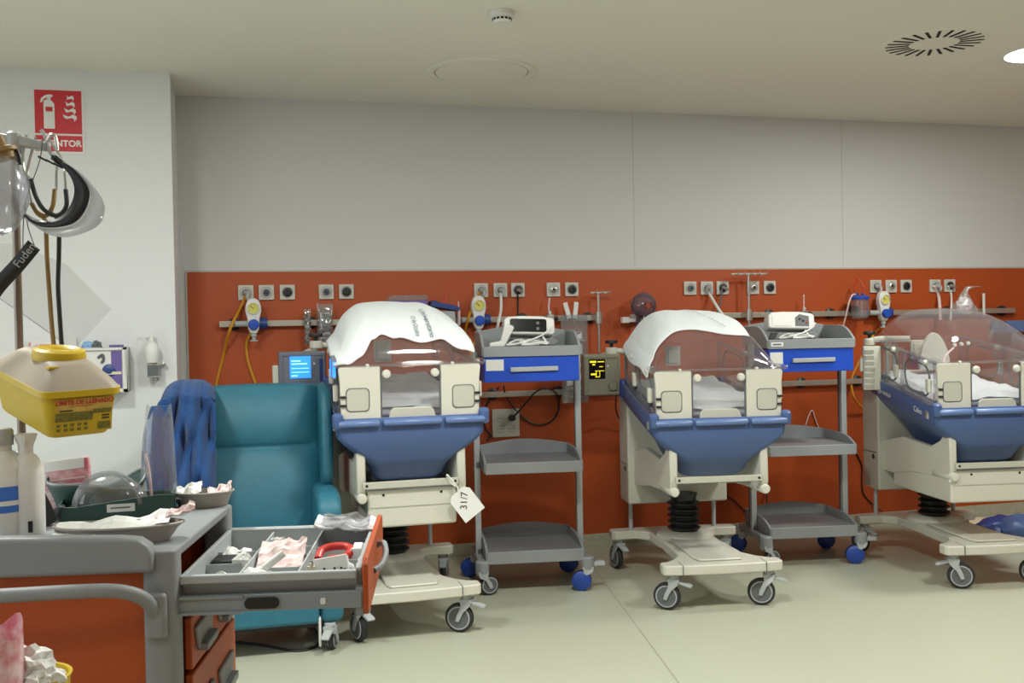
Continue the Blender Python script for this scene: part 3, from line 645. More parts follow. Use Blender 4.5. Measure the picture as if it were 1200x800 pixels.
RZ = 1.417
rail(-.11, 2.165, RZ, 'long metal rail on the orange wall, left half, with black round mounts')
rail(2.347, 5.20, RZ, 'long metal rail on the orange wall, right half, with black round mounts')
rail(.55, 4.05, .967, 'lower metal rail on the orange wall, behind the trolleys')
def gauge(px, label):
    p = P(px, 372, WY - .10); e = empty('gas_regulator', (p.x, WY - .07, RZ)); tag(e, label, 'regulator', 'gas regulators with yellow dial and blue knob')
    MB().prism([(-.030, .13), (-.042, .10), (-.044, .07), (-.034, .03), (-.030, -.03), (-.018, -.055), (.018, -.055), (.030, -.03), (.034, .03), (.044, .07), (.042, .10), (.030, .13), (.012, .142), (-.012, .142)], 'y', -.045, .0).build('body', M['white'], e, bevel=.008, seg=3)
    g = MB().lathe((0, -.045, .085), [(.034, 0), (.034, -.008), (.030, -.010)], (0, 1, 0), 32, cap=False).build('dial_bezel', M['white'], e, smooth=True)
    MB().lathe((0, -.045, .085), [(.031, -.004), (0, -.004)], (0, 1, 0), 32, cap=False).build('dial', M['gauge'], e)
    MB().box(-.0015, .0015, -.0515, -.0495, -.004, .022, Matrix.Translation((0, 0, .085)) @ Matrix.Rotation(rad(-50), 4, 'Y')).build('needle', M['dark'], g)
    MB().lathe((0, -.045, -.005), [(.028, 0), (.030, -.006), (.030, -.022), (.026, -.028), (0, -.030)], (0, 1, 0), 28).build('knob', M['knob'], e, smooth=True)
    MB().lathe((0, -.022, -.05), [(.016, 0), (.016, -.022), (.010, -.026), (.010, -.040), (.024, -.042), (.024, -.048), (0, -.049)], (0, 0, 1), 20).build('outlet_nozzle', M['greyl'], e, smooth=True)
    MB().cyl((-.10, -.01, .0), (.08, -.01, .0), .017, .017, 18).build('clamp', M['greyl'], e, smooth=True)
    MB().lathe((.0, .0, 0), [(.0, .03), (.03, .03), (.036, .05), (.03, .075), (0, .08)], (1, 0, 0), 22).build('rear_knob', M['darkblue'], e, smooth=True)
    return e
gauge(297, 'white gas regulator with yellow dial above the teal armchair')
gauge(561, 'white gas regulator with yellow dial between left incubator and left trolley')
gauge(1036, 'white gas regulator with yellow dial right of the suction jar')
def cable(name, pts, r, m, label, cat='cable', n=8):
    o = MB().tube(pts, r, n).build(name, M[m], None, smooth=True); return tag(o, label, cat)
W1 = WY - .016
cable('gas_hose', [P(288.5, 345, WY - .04), P(283, 358, W1 - .01), P(270, 385, W1 - .09), P(262, 415, W1), P(252, 458, W1), P(249, 500, W1)], .0085, 'yellow', 'yellow gas hose hanging from the leftmost wall outlet down behind the armchair', 'hose')
cable('gas_hose', [P(294, 390, W1 - .02), P(289, 402, W1), P(290, 420, W1), P(296, 440, W1), P(303, 460, W1), P(306, 490, W1)], .0085, 'yellow', 'yellow gas hose hanging from the left regulator behind the armchair', 'hose')
cable('gas_hose', [P(563, 342, WY - .035), P(556, 357, W1 - .01), P(549, 372, W1 - .09), P(545, 390, W1 - .02), P(541, 412, W1)], .008, 'yellow', 'yellow gas hose from the outlet above the middle regulator', 'hose')
cable('gas_hose', [P(560, 388, W1 - .02), P(557, 398, W1), P(552, 412, W1), P(548, 440, W1)], .008, 'yellow', 'short yellow gas hose under the regulator left of the left trolley', 'hose')
cable('gas_hose', [P(1030, 385, W1), P(1021, 396, W1), P(1006, 425, W1), P(998, 445, W1), P(1000, 463, W1 - .09), P(1009, 476, W1 - .05), P(1024, 481, W1), P(1050, 478, W1)], .0075, 'yellow', 'yellow gas hose looping down beside the vented box at right', 'hose')
cable('gas_hose', [P(1036, 390, W1), P(1038, 398, W1), P(1041, 412, W1), P(1043, 430, W1)], .007, 'yellow', 'short yellow gas hose below the right-hand regulator', 'hose')
cable('vacuum_hose', [P(587, 343, WY - .035), P(587, 362, W1 - .04), P(584, 378, W1 - .10), P(579, 402, W1)], .0085, 'white', 'white hose dropping from the outlet behind the left trolley', 'hose')
cable('power_cable', [P(606.5, 342, WY - .035), P(607, 358, W1), P(606, 378, W1 - .09), P(604, 400, W1 - .1)], .005, 'dark', 'black cable dropping from the outlet behind the black-screened monitor')
cable('suction_tube', [P(644, 349, WY - .073), P(643, 360, WY - .073), P(644, 370, WY - .073)], .006, 'palep', 'pale pink tube standing in the rail clamp above the left trolley', 'tube')
cable('vacuum_hose', [P(828, 338, WY - .035), P(833, 347, W1 - .02), P(842, 362, W1 - .12), P(850, 373, W1 - .14), P(862, 392, W1 - .16)], .0095, 'white', 'white hose curving from the outlet down behind the middle incubator hood', 'hose')
cable('power_cable', [P(846, 339, WY - .035), P(844, 356, W1 - .04), P(841, 364, W1 - .09), P(838, 374, W1 - .1)], .006, 'hub', 'grey cable beside the white hose behind the middle incubator')
cable('vacuum_hose', [P(1094.5, 335, WY - .035), P(1099, 343, W1), P(1101, 355, W1 - .07), P(1102, 375, W1 - .1)], .010, 'palep', 'thick whitish hose dropping behind the right incubator hood', 'hose')
cable('vacuum_hose', [P(1111, 335, WY - .035), P(1114.5, 344, W1), P(1115, 357, W1 - .07), P(1114, 375, W1 - .1)], .007, 'white', 'thin white hose left of the plastic-wrapped bag', 'hose')
# sockets panel with plug and cables
sx_ = P(592, 495, WY)
e = empty('power_outlet', (sx_.x, y_, .79)); tag(e, 'white wall panel of four power sockets behind the left trolley', 'power socket')
pl = MB().box(-.085, .085, -.012, 0, -.085, .085).build('plate', M['plate'], e, bevel=.003)
for i, (x, z) in enumerate(((-.035, .03), (.035, .03), (-.035, -.035), (.035, -.035))):
    s_ = MB().lathe((x, -.012, z), [(.024, 0), (.024, -.002), (.020, -.002), (.019, .004), (0, .004)], (0, 1, 0), 24, cap=False).build('socket', M['greyl'], e, smooth=True)
    for q in (-.007, .007): MB().cyl((x + q, -.0135, z), (x + q, -.007, z), .003, n=8).build('socket_hole', M['slot'], s_)
MB().cyl((.035, -.012, .03), (.035, -.05, .03), .020, .017, 20).build('plug', M['dark'], e, smooth=True)
cable('power_cable', [P(598, 491, W1 + .02), P(606, 484, W1 - .02), P(618, 470, W1 - .06), P(628, 459, W1 - .10), P(640, 455, W1 - .10), P(652, 461, W1 - .06), P(655, 475, W1), P(650, 490, W1), P(638, 497, W1), P(622, 495, W1), P(606, 482, W1), P(594, 466, W1 - .02), P(590, 452, W1 - .06)], .005, 'dark', 'black cable looping from the power sockets behind the left trolley')
cable('power_cable', [P(585, 453, W1), P(574, 468, W1), P(567, 485, W1), P(569, 502, W1), P(575, 510, W1), P(571, 516, W1 - .05)], .005, 'dark', 'black cable hanging left of the power sockets')
cable('power_cable', [P(722, 462, W1 - .3), P(722, 480, W1 - .1), P(727, 492, W1 - .05), P(738, 500, W1 - .02)], .0045, 'dark', 'thin dark cable below the yellow-lit monitor')
cable('power_cable', [P(894, 560, W1), P(898, 575, W1), P(899, 598, W1 - .2), P(902, 609, W1 - .30)], .0045, 'dark', 'thin dark cable dropping onto the bottom shelf of the right trolley')
cable('power_cable', [P(1003, 530, W1), P(1010, 545, W1), P(1010, 562, W1), P(1012, 578, W1), P(1022, 590, W1), P(1034, 599, W1 - .05)], .0045, 'dark', 'thin dark cable curving down the wall left of the right incubator')
cable('power_cable', [P(848, 578, W1), P(862, 588, W1), P(874, 600, W1)], .0045, 'dark', 'short dark cable on the wall under the middle incubator')
cable('suction_tube', [P(944, 498, W1), P(948, 486, W1), P(952, 481, W1), P(955, 490, W1), P(958, 498, W1), P(962, 506, W1)], .004, 'palep', 'thin pink tube end against the wall behind the right trolley', 'tube')
cable('suction_tube', [P(942, 345, WY - .073), P(942, 356, WY - .073), P(941.5, 364, WY - .073)], .004, 'palep', 'thin pink tube standing in the rail clamp above the right trolley', 'tube')
def clampr(px, label, s=1.0):
    x = P(px, 372, WY - .05).x; e = empty('rail_clamp', (x, WY - .055, RZ)); tag(e, label, 'clamp', 'metal clamps on the wall rail')
    MB().box(-.022 * s, .022 * s, -.03, .012, -.024, .024).build('block', M['steel'], e, bevel=.004)
    MB().lathe((0.03, -.015, 0), [(0, 0), (.014, .001), (.014, .018), (0, .02)], (1, 0, 0), 16).build('screw_knob', M['dark'], e, smooth=True)
    MB().cyl((0, -.018, .015), (0, -.018, .045), .012, .010, 16).build('socket_tube', M['steel'], e, smooth=True)
clampr(643.5, 'steel clamp on the rail holding the pale pink tube')
clampr(941, 'steel clamp on the rail above the right trolley monitor')
def drip(px, pytop, pybot, pxl, pxr, label, hooks):
    Y = WY - .09; a = P(px, pytop, Y); b_ = P(px, pybot, Y); l = P(pxl, pytop, Y).x - a.x; r = P(pxr, pytop, Y).x - a.x
    e = empty('drip_hook_pole', (a.x, Y, b_.z)); tag(e, label, 'drip pole'); h = a.z - b_.z
    MB().cyl((0, 0, 0), (0, 0, h), .0085, n=14).build('pole', M['steel'], e, smooth=True)
    MB().box(l, r, -.009, .009, h - .006, h + .006).build('crossbar', M['cream2'], e, bevel=.003)
    for k in range(hooks):
        x = l + (r - l) * (k + .5) / hooks
        MB().tube([(x, -.008, h), (x, -.03, h - .004), (x, -.045, h - .0), (x + .002, -.05, h + .016)], .003, 6).build('hook', M['steel'], e, smooth=True)
    MB().cyl((0, 0, RZ - b_.z - .035), (0, 0, RZ - b_.z + .035), .022, n=22).box(-.012, .012, 0, .045, RZ - b_.z - .02, RZ - b_.z + .02).build('clamp', M['steel'], e, smooth=True)
drip(701, 343, 413, 692, 715, 'short metal drip pole with small hook bar right of the wrapped tubing packs', 3)
drip(877, 321, 388, 857, 899, 'tall metal drip pole with long hook bar right of the middle incubator hood', 5)
x = P(1154, 350, WY - .09).x
tag(MB().cyl((x, WY - .08, RZ - .03), (x, WY - .08, RZ + .12), .009, n=14).build('rail_peg', M['white'], smooth=True), 'white upright peg on the rail right of the plastic-wrapped bag', 'peg')
x = P(538, 372, WY - .09).x
tag(MB().cyl((x, WY - .08, RZ - .03), (x, WY - .08, RZ + .07), .010, n=14).cyl((x, WY - .08, RZ + .07), (x, WY - .08, RZ + .11), .004, n=10).build('syringe', M['palep'], smooth=True), 'pale syringe standing on the rail left of the middle regulator', 'syringe')

# packed tubing hanging from the rail
def pack(px0, px1, py0, py1, label, seed, m='film', Y=WY - .09, poke=0):
    a = P(px0, py0, Y); b_ = P(px1, py1, Y); x0, x1, z1, z0 = a.x, b_.x, a.z, b_.z
    e = empty('tubing_pack', ((x0 + x1) / 2, Y, z0)); tag(e, label, 'packet'); w = (x1 - x0) / 2; h = z1 - z0; n = 16; vs = []
    rings = []
    for k in range(13):
        t = k / 12; th = .032 * math.sin(math.pi * min(1, t * 1.15)) ** .6 if 0 < t < .87 else .004
        rings.append([Vector((w * (1 + .06 * noise.noise(Vector((t * 6, i, seed)))) * math.cos(2 * math.pi * i / n), th * math.sin(2 * math.pi * i / n) * (1 + .5 * noise.noise(Vector((i * 2.2, t * 9, seed)))), h * t)) for i in range(n)])
    MB().ring_loft(rings).build('wrapper', M[m], e, smooth=True)
    rr_ = random.Random(seed)
    pts = [Vector(((rr_.random() - .5) * 1.5 * w, (rr_.random() - .5) * .045, h * (.06 + .78 * k / 52 + .05 * (rr_.random() - .5)))) for k in range(52)]
    MB().tube(pts, .0075, 6, 5).build('coiled_tube', M['mesh'], e, smooth=True)
    MB().box(-w * .6, w * .6, .002, .006, h * .15, h * .8).build('insert_card', M['paper'], e)
    MB().tube([(0, .0, h * .92), (0, .03, RZ + .02 - z0), (0, .05, RZ + .02 - z0), (0, .088, RZ - .01 - z0)], .003, 6).build('hook', M['steel'], e, smooth=True)
    for k in range(poke):
        MB().box(-.014, .014, -.003, .003, 0, .10, Matrix.Translation((-.03 + .035 * k, 0, h * .96)) @ Matrix.Rotation(rad(-15 + 22 * k), 4, 'Y')).build('packet_end', M['paper'], e, bevel=.002)
    return e
pack(657, 690, 369, 471, 'clear packs of coiled tubing hanging from the rail behind the yellow-lit monitor', 3, poke=2)
pack(371, 391, 356, 405, 'clear wrapped tubing pack on the rail behind the blue-screen monitor', 5)
pack(356, 365, 362, 404, 'narrow clear wrapped pack on the rail, left of the wider pack above the blue-screen monitor', 8)
# clear mask in a bag above the middle incubator
Y = WY - .12; p = P(754, 358, Y)
e = empty('oxygen_mask', (p.x, Y, p.z)); tag(e, 'round smoky clear mask hanging above the back of the middle incubator', 'mask')
MB().lathe((0, 0, 0), [(.072, .0), (.080, -.008), (.074, -.03), (.05, -.055), (.022, -.065), (.02, -.09)], (0, 1, 0), 32, cap=False).build('cup', M['tint'], e, smooth=True)
MB().tube([(.076 * math.cos(t), 0, .066 * math.sin(t)) for t in [k * math.pi / 6 for k in range(13)]], .009, 8, 4).build('cushion', M['tint'], e, smooth=True)
MB().tube([(-.01, -.03, -.06), (-.02, -.04, -.11), (-.05, -.05, -.16), (-.06, -.05, -.20)], .006, 8).build('tube', M['film'], e, smooth=True)
MB().box(-.13, -.085, .02, .06, -.105, -.068).box(-.085, .03, .03, .05, -.10, -.075).build('holder', M['white'], e, bevel=.003)
MB().cyl((-.03, .0, -.06), (-.03, .03, -.13), .016, .014, 14).build('connector', M['tint'], e, smooth=True)
# suction jar
Y = WY - .13; p = P(1007.5, 360, Y)
e = empty('suction_jar', (p.x, Y, p.z - .075)); tag(e, 'clear suction jar with blue lid hanging on the rail above the right trolley', 'jar')
MB().lathe((0, 0, 0), [(0, 0), (.045, .001), (.052, .008), (.056, .125), (.060, .128)], n=36, cap=False).build('jar_body', M['film'], e, smooth=True)
MB().lathe((0, 0, .126), [(.062, 0), (.064, .004), (.064, .018), (.045, .024), (.0, .026)], n=36).build('lid', M['knob'], e, smooth=True)
MB().lathe((-.02, 0, .150), [(.012, 0), (.012, .018), (.0, .02)], n=16).lathe((.025, 0, .150), [(.010, 0), (.010, .014), (0, .016)], n=16).build('lid_port', M['darkblue'], e, smooth=True)
MB().tube([(-.02, 0, .16), (-.06, -.01, .155), (-.085, -.01, .11), (-.098, 0, .04), (-.10, .03, -.03), (-.10, .05, -.10)], .005, 8).build('suction_tube', M['palep'], e, smooth=True)
MB().tube([(.025, 0, .16), (.03, 0, .21), (.005, .02, .26), (-.01, .03, .225), (-.02, .03, .19)], .0045, 8).build('red_tube', M['redp'], e, smooth=True)
MB().tube([(.03, -.04, .03), (.035, -.035, .09), (.01, -.04, .15), (-.0, -.02, .17)], .003, 6).build('blue_tube', M['knob'], e, smooth=True)
MB().box(-.03, .03, .05, .10, .045, .085).build('bracket', M['dark'], e, bevel=.004)
# box and tray standing on the rail behind the left incubator
Y = WY - .14; p0 = P(453, 366, Y); p1 = P(499, 346, Y)
e = empty('glove_box', (p0.x, Y, p0.z)); w = p1.x - p0.x; h = p1.z - p0.z
tag(e, 'purple and clear box on the rail behind the towelled left incubator', 'box')
MB().prism([(0, -.05), (w, -.05), (w, h - .03), (.0, h - .03)], 'y', -.06, .05).build('carton', M['purple'], e, bevel=.004)
MB().prism([(-.003, h - .03), (w + .003, h - .03), (w, h), (.02, h)], 'y', -.063, .053).build('clear_lid', M['film2'], e, bevel=.004)
MB().box(.02, w - .02, .04, .10, -.012, 0).box(.02, w - .02, .088, .10, -.03, 0).build('rail_bracket', M['dark'], e)
Y = WY - .15; p = P(517, 370, Y)
e = empty('supply_tray', (p.x, Y, p.z)); tag(e, 'dark blue tray of bottles on the rail behind the left incubator', 'tray')
MB().prism([(-.075, .055), (.095, .025), (.10, .045), (.06, .062), (-.06, .085)], 'y', -.07, .07).build('lid', M['darkblue'], e, bevel=.005)
MB().box(-.055, .075, -.05, .05, -.05, .028).build('bin', M['greyl'], e, bevel=.006)
MB().cyl((.02, 0, .05), (.03, 0, .13), .010, .004, 12).build('red_cap', M['redp'], e, smooth=True)
MB().blob((-.045, 0, .07), .03, .04, .022, .2, 2, 4).build('blue_wrap', M['darkblue'], e, smooth=True)
MB().box(-.08, .05, .02, .12, -.055, -.045).build('rail_bracket', M['dark'], e)

# ------------------------------------------------------------------ monitors on arms
def arm_monitor(loc, rz, w, h, dep, m, label, frame, armto, knobat):
    e = empty('patient_monitor', loc, rz); tag(e, label, 'monitor')
    c = MB().box(-w / 2, w / 2, 0, dep, -h / 2, h / 2).build('case', M[m], e, bevel=.010, seg=3)
    fr = MB(); t = .012
    fr.box(-w / 2 + t, w / 2 - t, -.005, .002, h / 2 - 2 * t, h / 2 - t).box(-w / 2 + t, w / 2 - t, -.005, .002, -h / 2 + t, -h / 2 + 2 * t).box(-w / 2 + t, -w / 2 + 1.6 * t, -.005, .002, -h / 2 + t, h / 2 - t).box(w / 2 - 1.6 * t, w / 2 - t, -.005, .002, -h / 2 + t, h / 2 - t)
    fr.build('front_frame', M[m], c, bevel=.003)
    # arm with clamp knob
    k = Vector(knobat); a = Vector(armto)
    MB().tube([Vector((0, dep + .0, h * .3)), Vector((0, dep + .05, h * .4)), Vector((k.x, dep * .5, k.z - .02)), k, a], .017, 12, 4).build('arm', M['cream'], e, smooth=True)
    MB().lathe(k + Vector((0, 0, .0)), [(.03, -.022), (.034, -.018), (.034, .014), (.03, .018)], n=24).build('arm_joint', M['cream'], e, smooth=True)
    MB().lathe(k + Vector((0, 0, .018)), [(.010, 0), (.010, .020), (.034, .022), (.036, .030), (.034, .040), (0, .042)], n=24).build('knob', M['dark'], e, smooth=True)
    MB().box(-w / 2 + .01, w / 2 - .01, dep, dep + .006, -h / 2 + .02, h / 2 - .02).build('back_plate', M['greyl'], c)
    return e, c
c0 = P(355, 436, 5.5)
e1, c1 = arm_monitor((c0.x, 5.48, c0.z - .03), rad(2), .245, .28, .09, 'monitor', 'grey monitor with bright blue screen between armchair and left incubator', True, (.20, .10, .155), (.075, .05, .175))
s_ = MB().box(-.068, .040, -.003, .001, .0, .115).build('screen', M['scr'], c1)
MB().box(-.060, .030, -.0042, -.003, .012, .100).build('screen_panel', M['scr2'], s_) if False else None
MB().box(-.060, -.012, -.0045, -.003, .088, .094).box(-.060, .02, -.0045, -.003, .072, .078).box(-.06, .03, -.0045, -.003, .050, .053).box(-.06, .03, -.0045, -.003, .030, .033).box(-.06, -.03, -.0045, -.003, .010, .016).build('screen_text', M['scr2'], s_)
MB().lathe((.058, 0, .075), [(0, -.004), (.005, -.003), (.005, .001)], (0, 1, 0), 12).build('indicator', M['white'], c1)
MB().box(.085, .115, -.004, .002, -.02, .10).build('side_strip', M['darkblue'], c1, bevel=.002)
MB().box(-.155, -.122, .02, .07, -.03, .07).build('side_module', M['cream'], e1, bevel=.008, seg=3)
c0 = P(705, 439, 5.45)
e2, c2 = arm_monitor((c0.x, 5.43, c0.z), rad(-4), .215, .235, .08, 'monbeige', 'beige monitor with black and yellow screen left of the middle incubator', True, (.26, .02, .112), (.065, .04, .135))
s_ = MB().box(-.080, .014, -.003, .001, -.022, .088).build('screen', M['screenk'], c2)
b = MB()
for x0, x1, z0, z1 in ((-.075, -.038, .070, .080), (-.03, .008, .072, .077), (-.060, -.045, .055, .063), (-.07, -.04, .000, .010), (-.045, .008, .022, .025), (-.040, -.037, -.01, .024), (-.02, -.017, -.01, .024), (-.045, -.02, -.012, -.008), (-.02, .0, .045, .049)): b.box(x0, x1, -.0045, -.003, z0, z1)
b.build('screen_text', M['yel'], s_)
MB().lathe((.055, -.0, -.065), [(0, -.022), (.022, -.020), (.026, -.010), (.026, .0)], (0, 1, 0), 24).build('dial', M['monbeige'], c2, smooth=True)
MB().lathe((.03, 0, .05), [(0, -.003), (.005, -.002), (.005, .001)], (0, 1, 0), 12).build('indicator', M['white'], c2)
MB().box(.075, .098, -.004, .001, -.06, .03).build('button_strip', M['monbeige'], c2, bevel=.003)
# third: turned away, vented side towards us
c0 = P(1019, 431, 5.15)
e3 = empty('vented_module', (c0.x, 5.12, c0.z), rad(-30)); tag(e3, 'cream vented module box on an arm left of the right incubator', 'monitor')
c3 = MB().box(-.05, .045, 0, .13, -.125, .125).build('case', M['cream'], e3, bevel=.006, seg=3)
for k in range(7): MB().prism([(-.004, -.015), (.002, -.015), (.002, .012), (-.012, .008)], 'x', -.042, .008).xf(lambda v: v + Vector((0, 0, -.10 + .033 * k))).build('vent_louvre', M['cream2'], c3, bevel=.002)
MB().box(-.068, -.049, .01, .05, -.02, .06).build('side_lug', M['cream'], e3, bevel=.005)
MB().tube([(-.01, .06, .13), (-.01, .06, .155), (.05, .03, .165), (.12, .0, .165), (.20, -.02, .165)], .018, 12, 4).build('arm', M['cream'], e3, smooth=True)
MB().lathe((-.01, .06, .15), [(.03, -.02), (.034, -.015), (.034, .014), (.028, .02)], n=24).build('arm_joint', M['cream'], e3, smooth=True)
MB().lathe((-.01, .06, .17), [(.010, 0), (.010, .018), (.034, .022), (.036, .030), (.032, .040), (0, .042)], n=24).build('knob', M['dark'], e3, smooth=True)
MB().lathe((.085, .05, -.10), [(.012, 0), (.012, .24), (0, .24)], n=14).lathe((.125, .05, -.10), [(.016, 0), (.016, .24), (0, .24)], n=14).build('mounting_post', M['steel'], e3, smooth=True)

# wrapped bag and bits on the right incubator hood
mt3 = Matrix.Translation(I3.location) @ Matrix.Rotation(I3.rotation_euler.z, 4, 'Z')
Y = 5.2; pb = P(1130, 362, Y); pt_ = P(1143, 327, Y)
e = empty('wrapped_bag', (pb.x, Y, pb.z)); tag(e, 'crumpled clear plastic bag knotted at the top, behind the right incubator hood', 'plastic bag')
rings = []; n = 22
for k in range(12):
    t = k / 11; w = (.065, .072, .068, .058, .048, .038, .028, .018, .016, .03, .045, .05)[k]
    cx = .0 + .055 * max(0, t - .6) / .4 + (.02 if k > 8 else 0); 
    rings.append([Vector((cx + w * math.cos(2 * math.pi * i / n) * (1 + .35 * noise.noise(Vector((i * 1.7, t * 7, 1)))), w * .8 * math.sin(2 * math.pi * i / n) * (1 + .35 * noise.noise(Vector((i * 1.7, t * 7, 4)))), -.03 + .20 * t - (.02 * (k - 9) if k > 9 else 0))) for i in range(n)])
MB().ring_loft(rings).build('bag', M['film'], e)
MB().blob((0, 0, .02), .045, .035, .05, .35, 3, 7, 9).build('contents', M['palep'], e)
cable('suction_tube', [tilt_w for tilt_w in [mt3 @ Vector((-.02, .35, 1.21)), mt3 @ Vector((-.10, .30, 1.16)), mt3 @ Vector((-.14, .22, 1.10)), mt3 @ Vector((-.16, .2, 1.02))]], .006, 'palep', 'pink tube lying inside the clear right incubator', 'tube')
# blue and beige bundles on the floor behind the right incubator
q = P(1165, 618, 5.5)
for k, (px, py, rx, rz_, m_, lab) in enumerate(((1146, 612, .08, .06, 'cream3', 'beige bundle on the floor under the right incubator'), (1172, 612, .14, .075, 'darkblue', 'dark blue bundle on the floor under the right incubator, nearer the wall'), (1200, 618, .15, .085, 'blue', 'blue bundle on the floor at the right edge under the incubator'))):
    g_ = P(px, py, 5.45 - .12 * k)
    tag(MB().blob((g_.x, 5.45 - .12 * k, rz_ * .97), rx, .10, rz_, .25, 3, k + 11, 4).build('cloth_bundle', M[m_], smooth=True), lab, 'bundle')

a = P(1170, 384, WY - .16); b_ = P(1215, 374, WY - .16)
e = empty('blue_basket', (a.x, WY - .16, a.z)); tag(e, 'light blue shallow basket on the rail at the right edge behind the incubator', 'basket')
w = b_.x - a.x
MB().prism([(.012, -.03), (w - .012, -.03), (w, .035), (w + .006, .048), (-.006, .048), (0, .035)], 'y', -.08, .08).build('bin', M['blue2'], e, bevel=.006)
MB().box(.02, w - .02, .08, .105, -.02, .02).build('rail_bracket', M['dark'], e)
# ------------------------------------------------------------------ teal recliner
ch = empty('recliner_armchair', (.055, 4.42, 0), rad(-1)); tag(ch, 'teal vinyl recliner armchair with winged backrest beside the left incubator', 'armchair')
def cushion(name, poly, x0, x1, parent, bev=.03, m='teal', bulge=0):
    return MB().prism(poly, 'x', x0, x1).build(name, M[m], parent, bevel=bev, seg=5)
back = MB(); nx, nz = 18, 30; F_ = []; 
def bk(x, t):   # face of the backrest; t 0 bottom .. 1 top
    z = .42 + .69 * t; y = .36 + .20 * t
    pad = .035 * (math.sin(math.pi * min(1, max(0, (t - 0) / .60))) ** .5 if t < .60 else math.sin(math.pi * (t - .60) / .40) ** .6 * 1.25)
    pad *= (1 - (abs(x) / .30) ** 6)
    edge = .03 * (abs(x) / .30) ** 8
    return Vector((x, y - pad + edge, z + (.012 * (1 - (x / .3) ** 2) if t > .97 else 0)))
vs = [bk(-.30 + .60 * i / nx, j / nz) for j in range(nz + 1) for i in range(nx + 1)]
vb = [v + Vector((0, .14, 0.0)) for v in vs]
W_ = nx + 1; n0 = len(vs)
fs = [(j * W_ + i, j * W_ + i + 1, (j + 1) * W_ + i + 1, (j + 1) * W_ + i) for j in range(nz) for i in range(nx)]
fs += [(n0 + j * W_ + i, n0 + (j + 1) * W_ + i, n0 + (j + 1) * W_ + i + 1, n0 + j * W_ + i + 1) for j in range(nz) for i in range(nx)]
fs += [(j * W_, (j + 1) * W_, n0 + (j + 1) * W_, n0 + j * W_) for j in range(nz)] + [(j * W_ + nx, n0 + j * W_ + nx, n0 + (j + 1) * W_ + nx, (j + 1) * W_ + nx) for j in range(nz)]
fs += [(i, n0 + i, n0 + i + 1, i + 1) for i in range(nx)] + [(nz * W_ + i, nz * W_ + i + 1, n0 + nz * W_ + i + 1, n0 + nz * W_ + i) for i in range(nx)]
back.add(vs + vb, fs).build('backrest', M['teal'], ch, bevel=.012, seg=3)
for sx in (-1, 1):
    pr = [(.34, .60), (.25, .70), (.25, .95), (.33, 1.09), (.42, 1.125), (.56, 1.125), (.64, 1.05), (.60, .60), (.50, .52)]
    MB().prism(pr, 'x', min(sx * .285, sx * .338), max(sx * .285, sx * .338)).build('wing', M['teal'], ch, bevel=.028, seg=5)
    pr = [(-.01, .12), (-.03, .45), (-.02, .62), (.04, .675), (.20, .68), (.50, .66), (.55, .60), (.55, .12)]
    MB().prism(pr, 'x', min(sx * .245, sx * .350), max(sx * .245, sx * .350)).build('armrest', M['teal'], ch, bevel=.035, seg=5)
cushion('seat', [(-.02, .30), (-.02, .44), (.02, .475), (.40, .46), (.45, .30)], -.245, .245, ch)
cushion('footrest_panel', [(-.035, .13), (-.035, .29), (.0, .30), (.05, .30), (.05, .13)], -.245, .245, ch, .02)
MB().box(-.25, .25, .03, .50, .10, .16).build('base_frame', M['dark'], ch, bevel=.006)
for sx in (-1, 1):
    MB().prism([(-.03, .155), (.05, .155), (.055, .10), (.02, .035), (-.02, .03), (-.035, .08)], 'x', sx * .275 - .034, sx * .275 - .024).build('caster_guard', M['white'], ch, bevel=.003)
    caster(ch, sx * .29, .0, .12, r=.045, spin=rad(-20), w=.022)
    caster(ch, sx * .27, .50, .12, r=.045, spin=rad(10), w=.022, lever=False)
# blue fleece over the left wing
fl = MB(); nx, ny = 40, 56; vs = []
def fleece(a, b):
    # a across 0..1, b from behind the top (0) over the edge and down the front (1)
    w0 = .085 + .055 * b
    s = b
    if s < .22:
        t = s / .22; y = .62 - .16 * t; z = 1.02 + .135 * math.sin(t * math.pi / 2)
    elif s < .36:
        t = (s - .22) / .14; y = .46 - .22 * t; z = 1.155 - .06 * t * t
    else:
        t = (s - .36) / .64; y = .24 - .03 * t - .05 * t * t; z = 1.095 - (.40 + .03 * math.sin(a * 7)) * t
    x = -.285 + (a - .5) * 2 * w0 * (1 + .1 * math.sin(b * 5)) - .015 * b
    fold = .03 * math.sin(a * 13 + 2.5 * math.sin(b * 4) + 1) * min(1, .35 + b) + .014 * math.sin(a * 31 + b * 9) + .05 * noise.noise(Vector((a * 4, b * 5, 2)))
    # rounds over the sides
    rr_ = abs(a - .5) * 2
    return Vector((x, y + .05 * rr_ ** 3 + fold - .012, z - .05 * rr_ ** 4 * (1 if s < .36 else .2)))
fl.add([fleece(i / nx, j / ny) for j in range(ny + 1) for i in range(nx + 1)], [(j * (nx + 1) + i, j * (nx + 1) + i + 1, (j + 1) * (nx + 1) + i + 1, (j + 1) * (nx + 1) + i) for j in range(ny) for i in range(nx)])
mt_ = Matrix.Translation(ch.location) @ Matrix.Rotation(ch.rotation_euler.z, 4, 'Z')
o = fl.xf(lambda v: mt_ @ v).build('fleece_jacket', M['navy'], smooth=True, solid=.012)
tag(o, 'dark blue fleece garment hung over the left wing of the teal armchair', 'jacket')
sl = MB(); rings = []
for k in range(16):
    t = k / 15; c_ = Vector((-.40 - .02 * math.sin(t * 3), .22 - .03 * t, 1.06 - .40 * t)); r1 = .035 + .02 * math.sin(t * 3)
    rings.append([c_ + Vector((r1 * math.cos(2 * math.pi * i / 18), .8 * r1 * math.sin(2 * math.pi * i / 18), 0)) * (1 + .25 * noise.noise(Vector((i * .9, t * 7, 3)))) for i in range(18)])
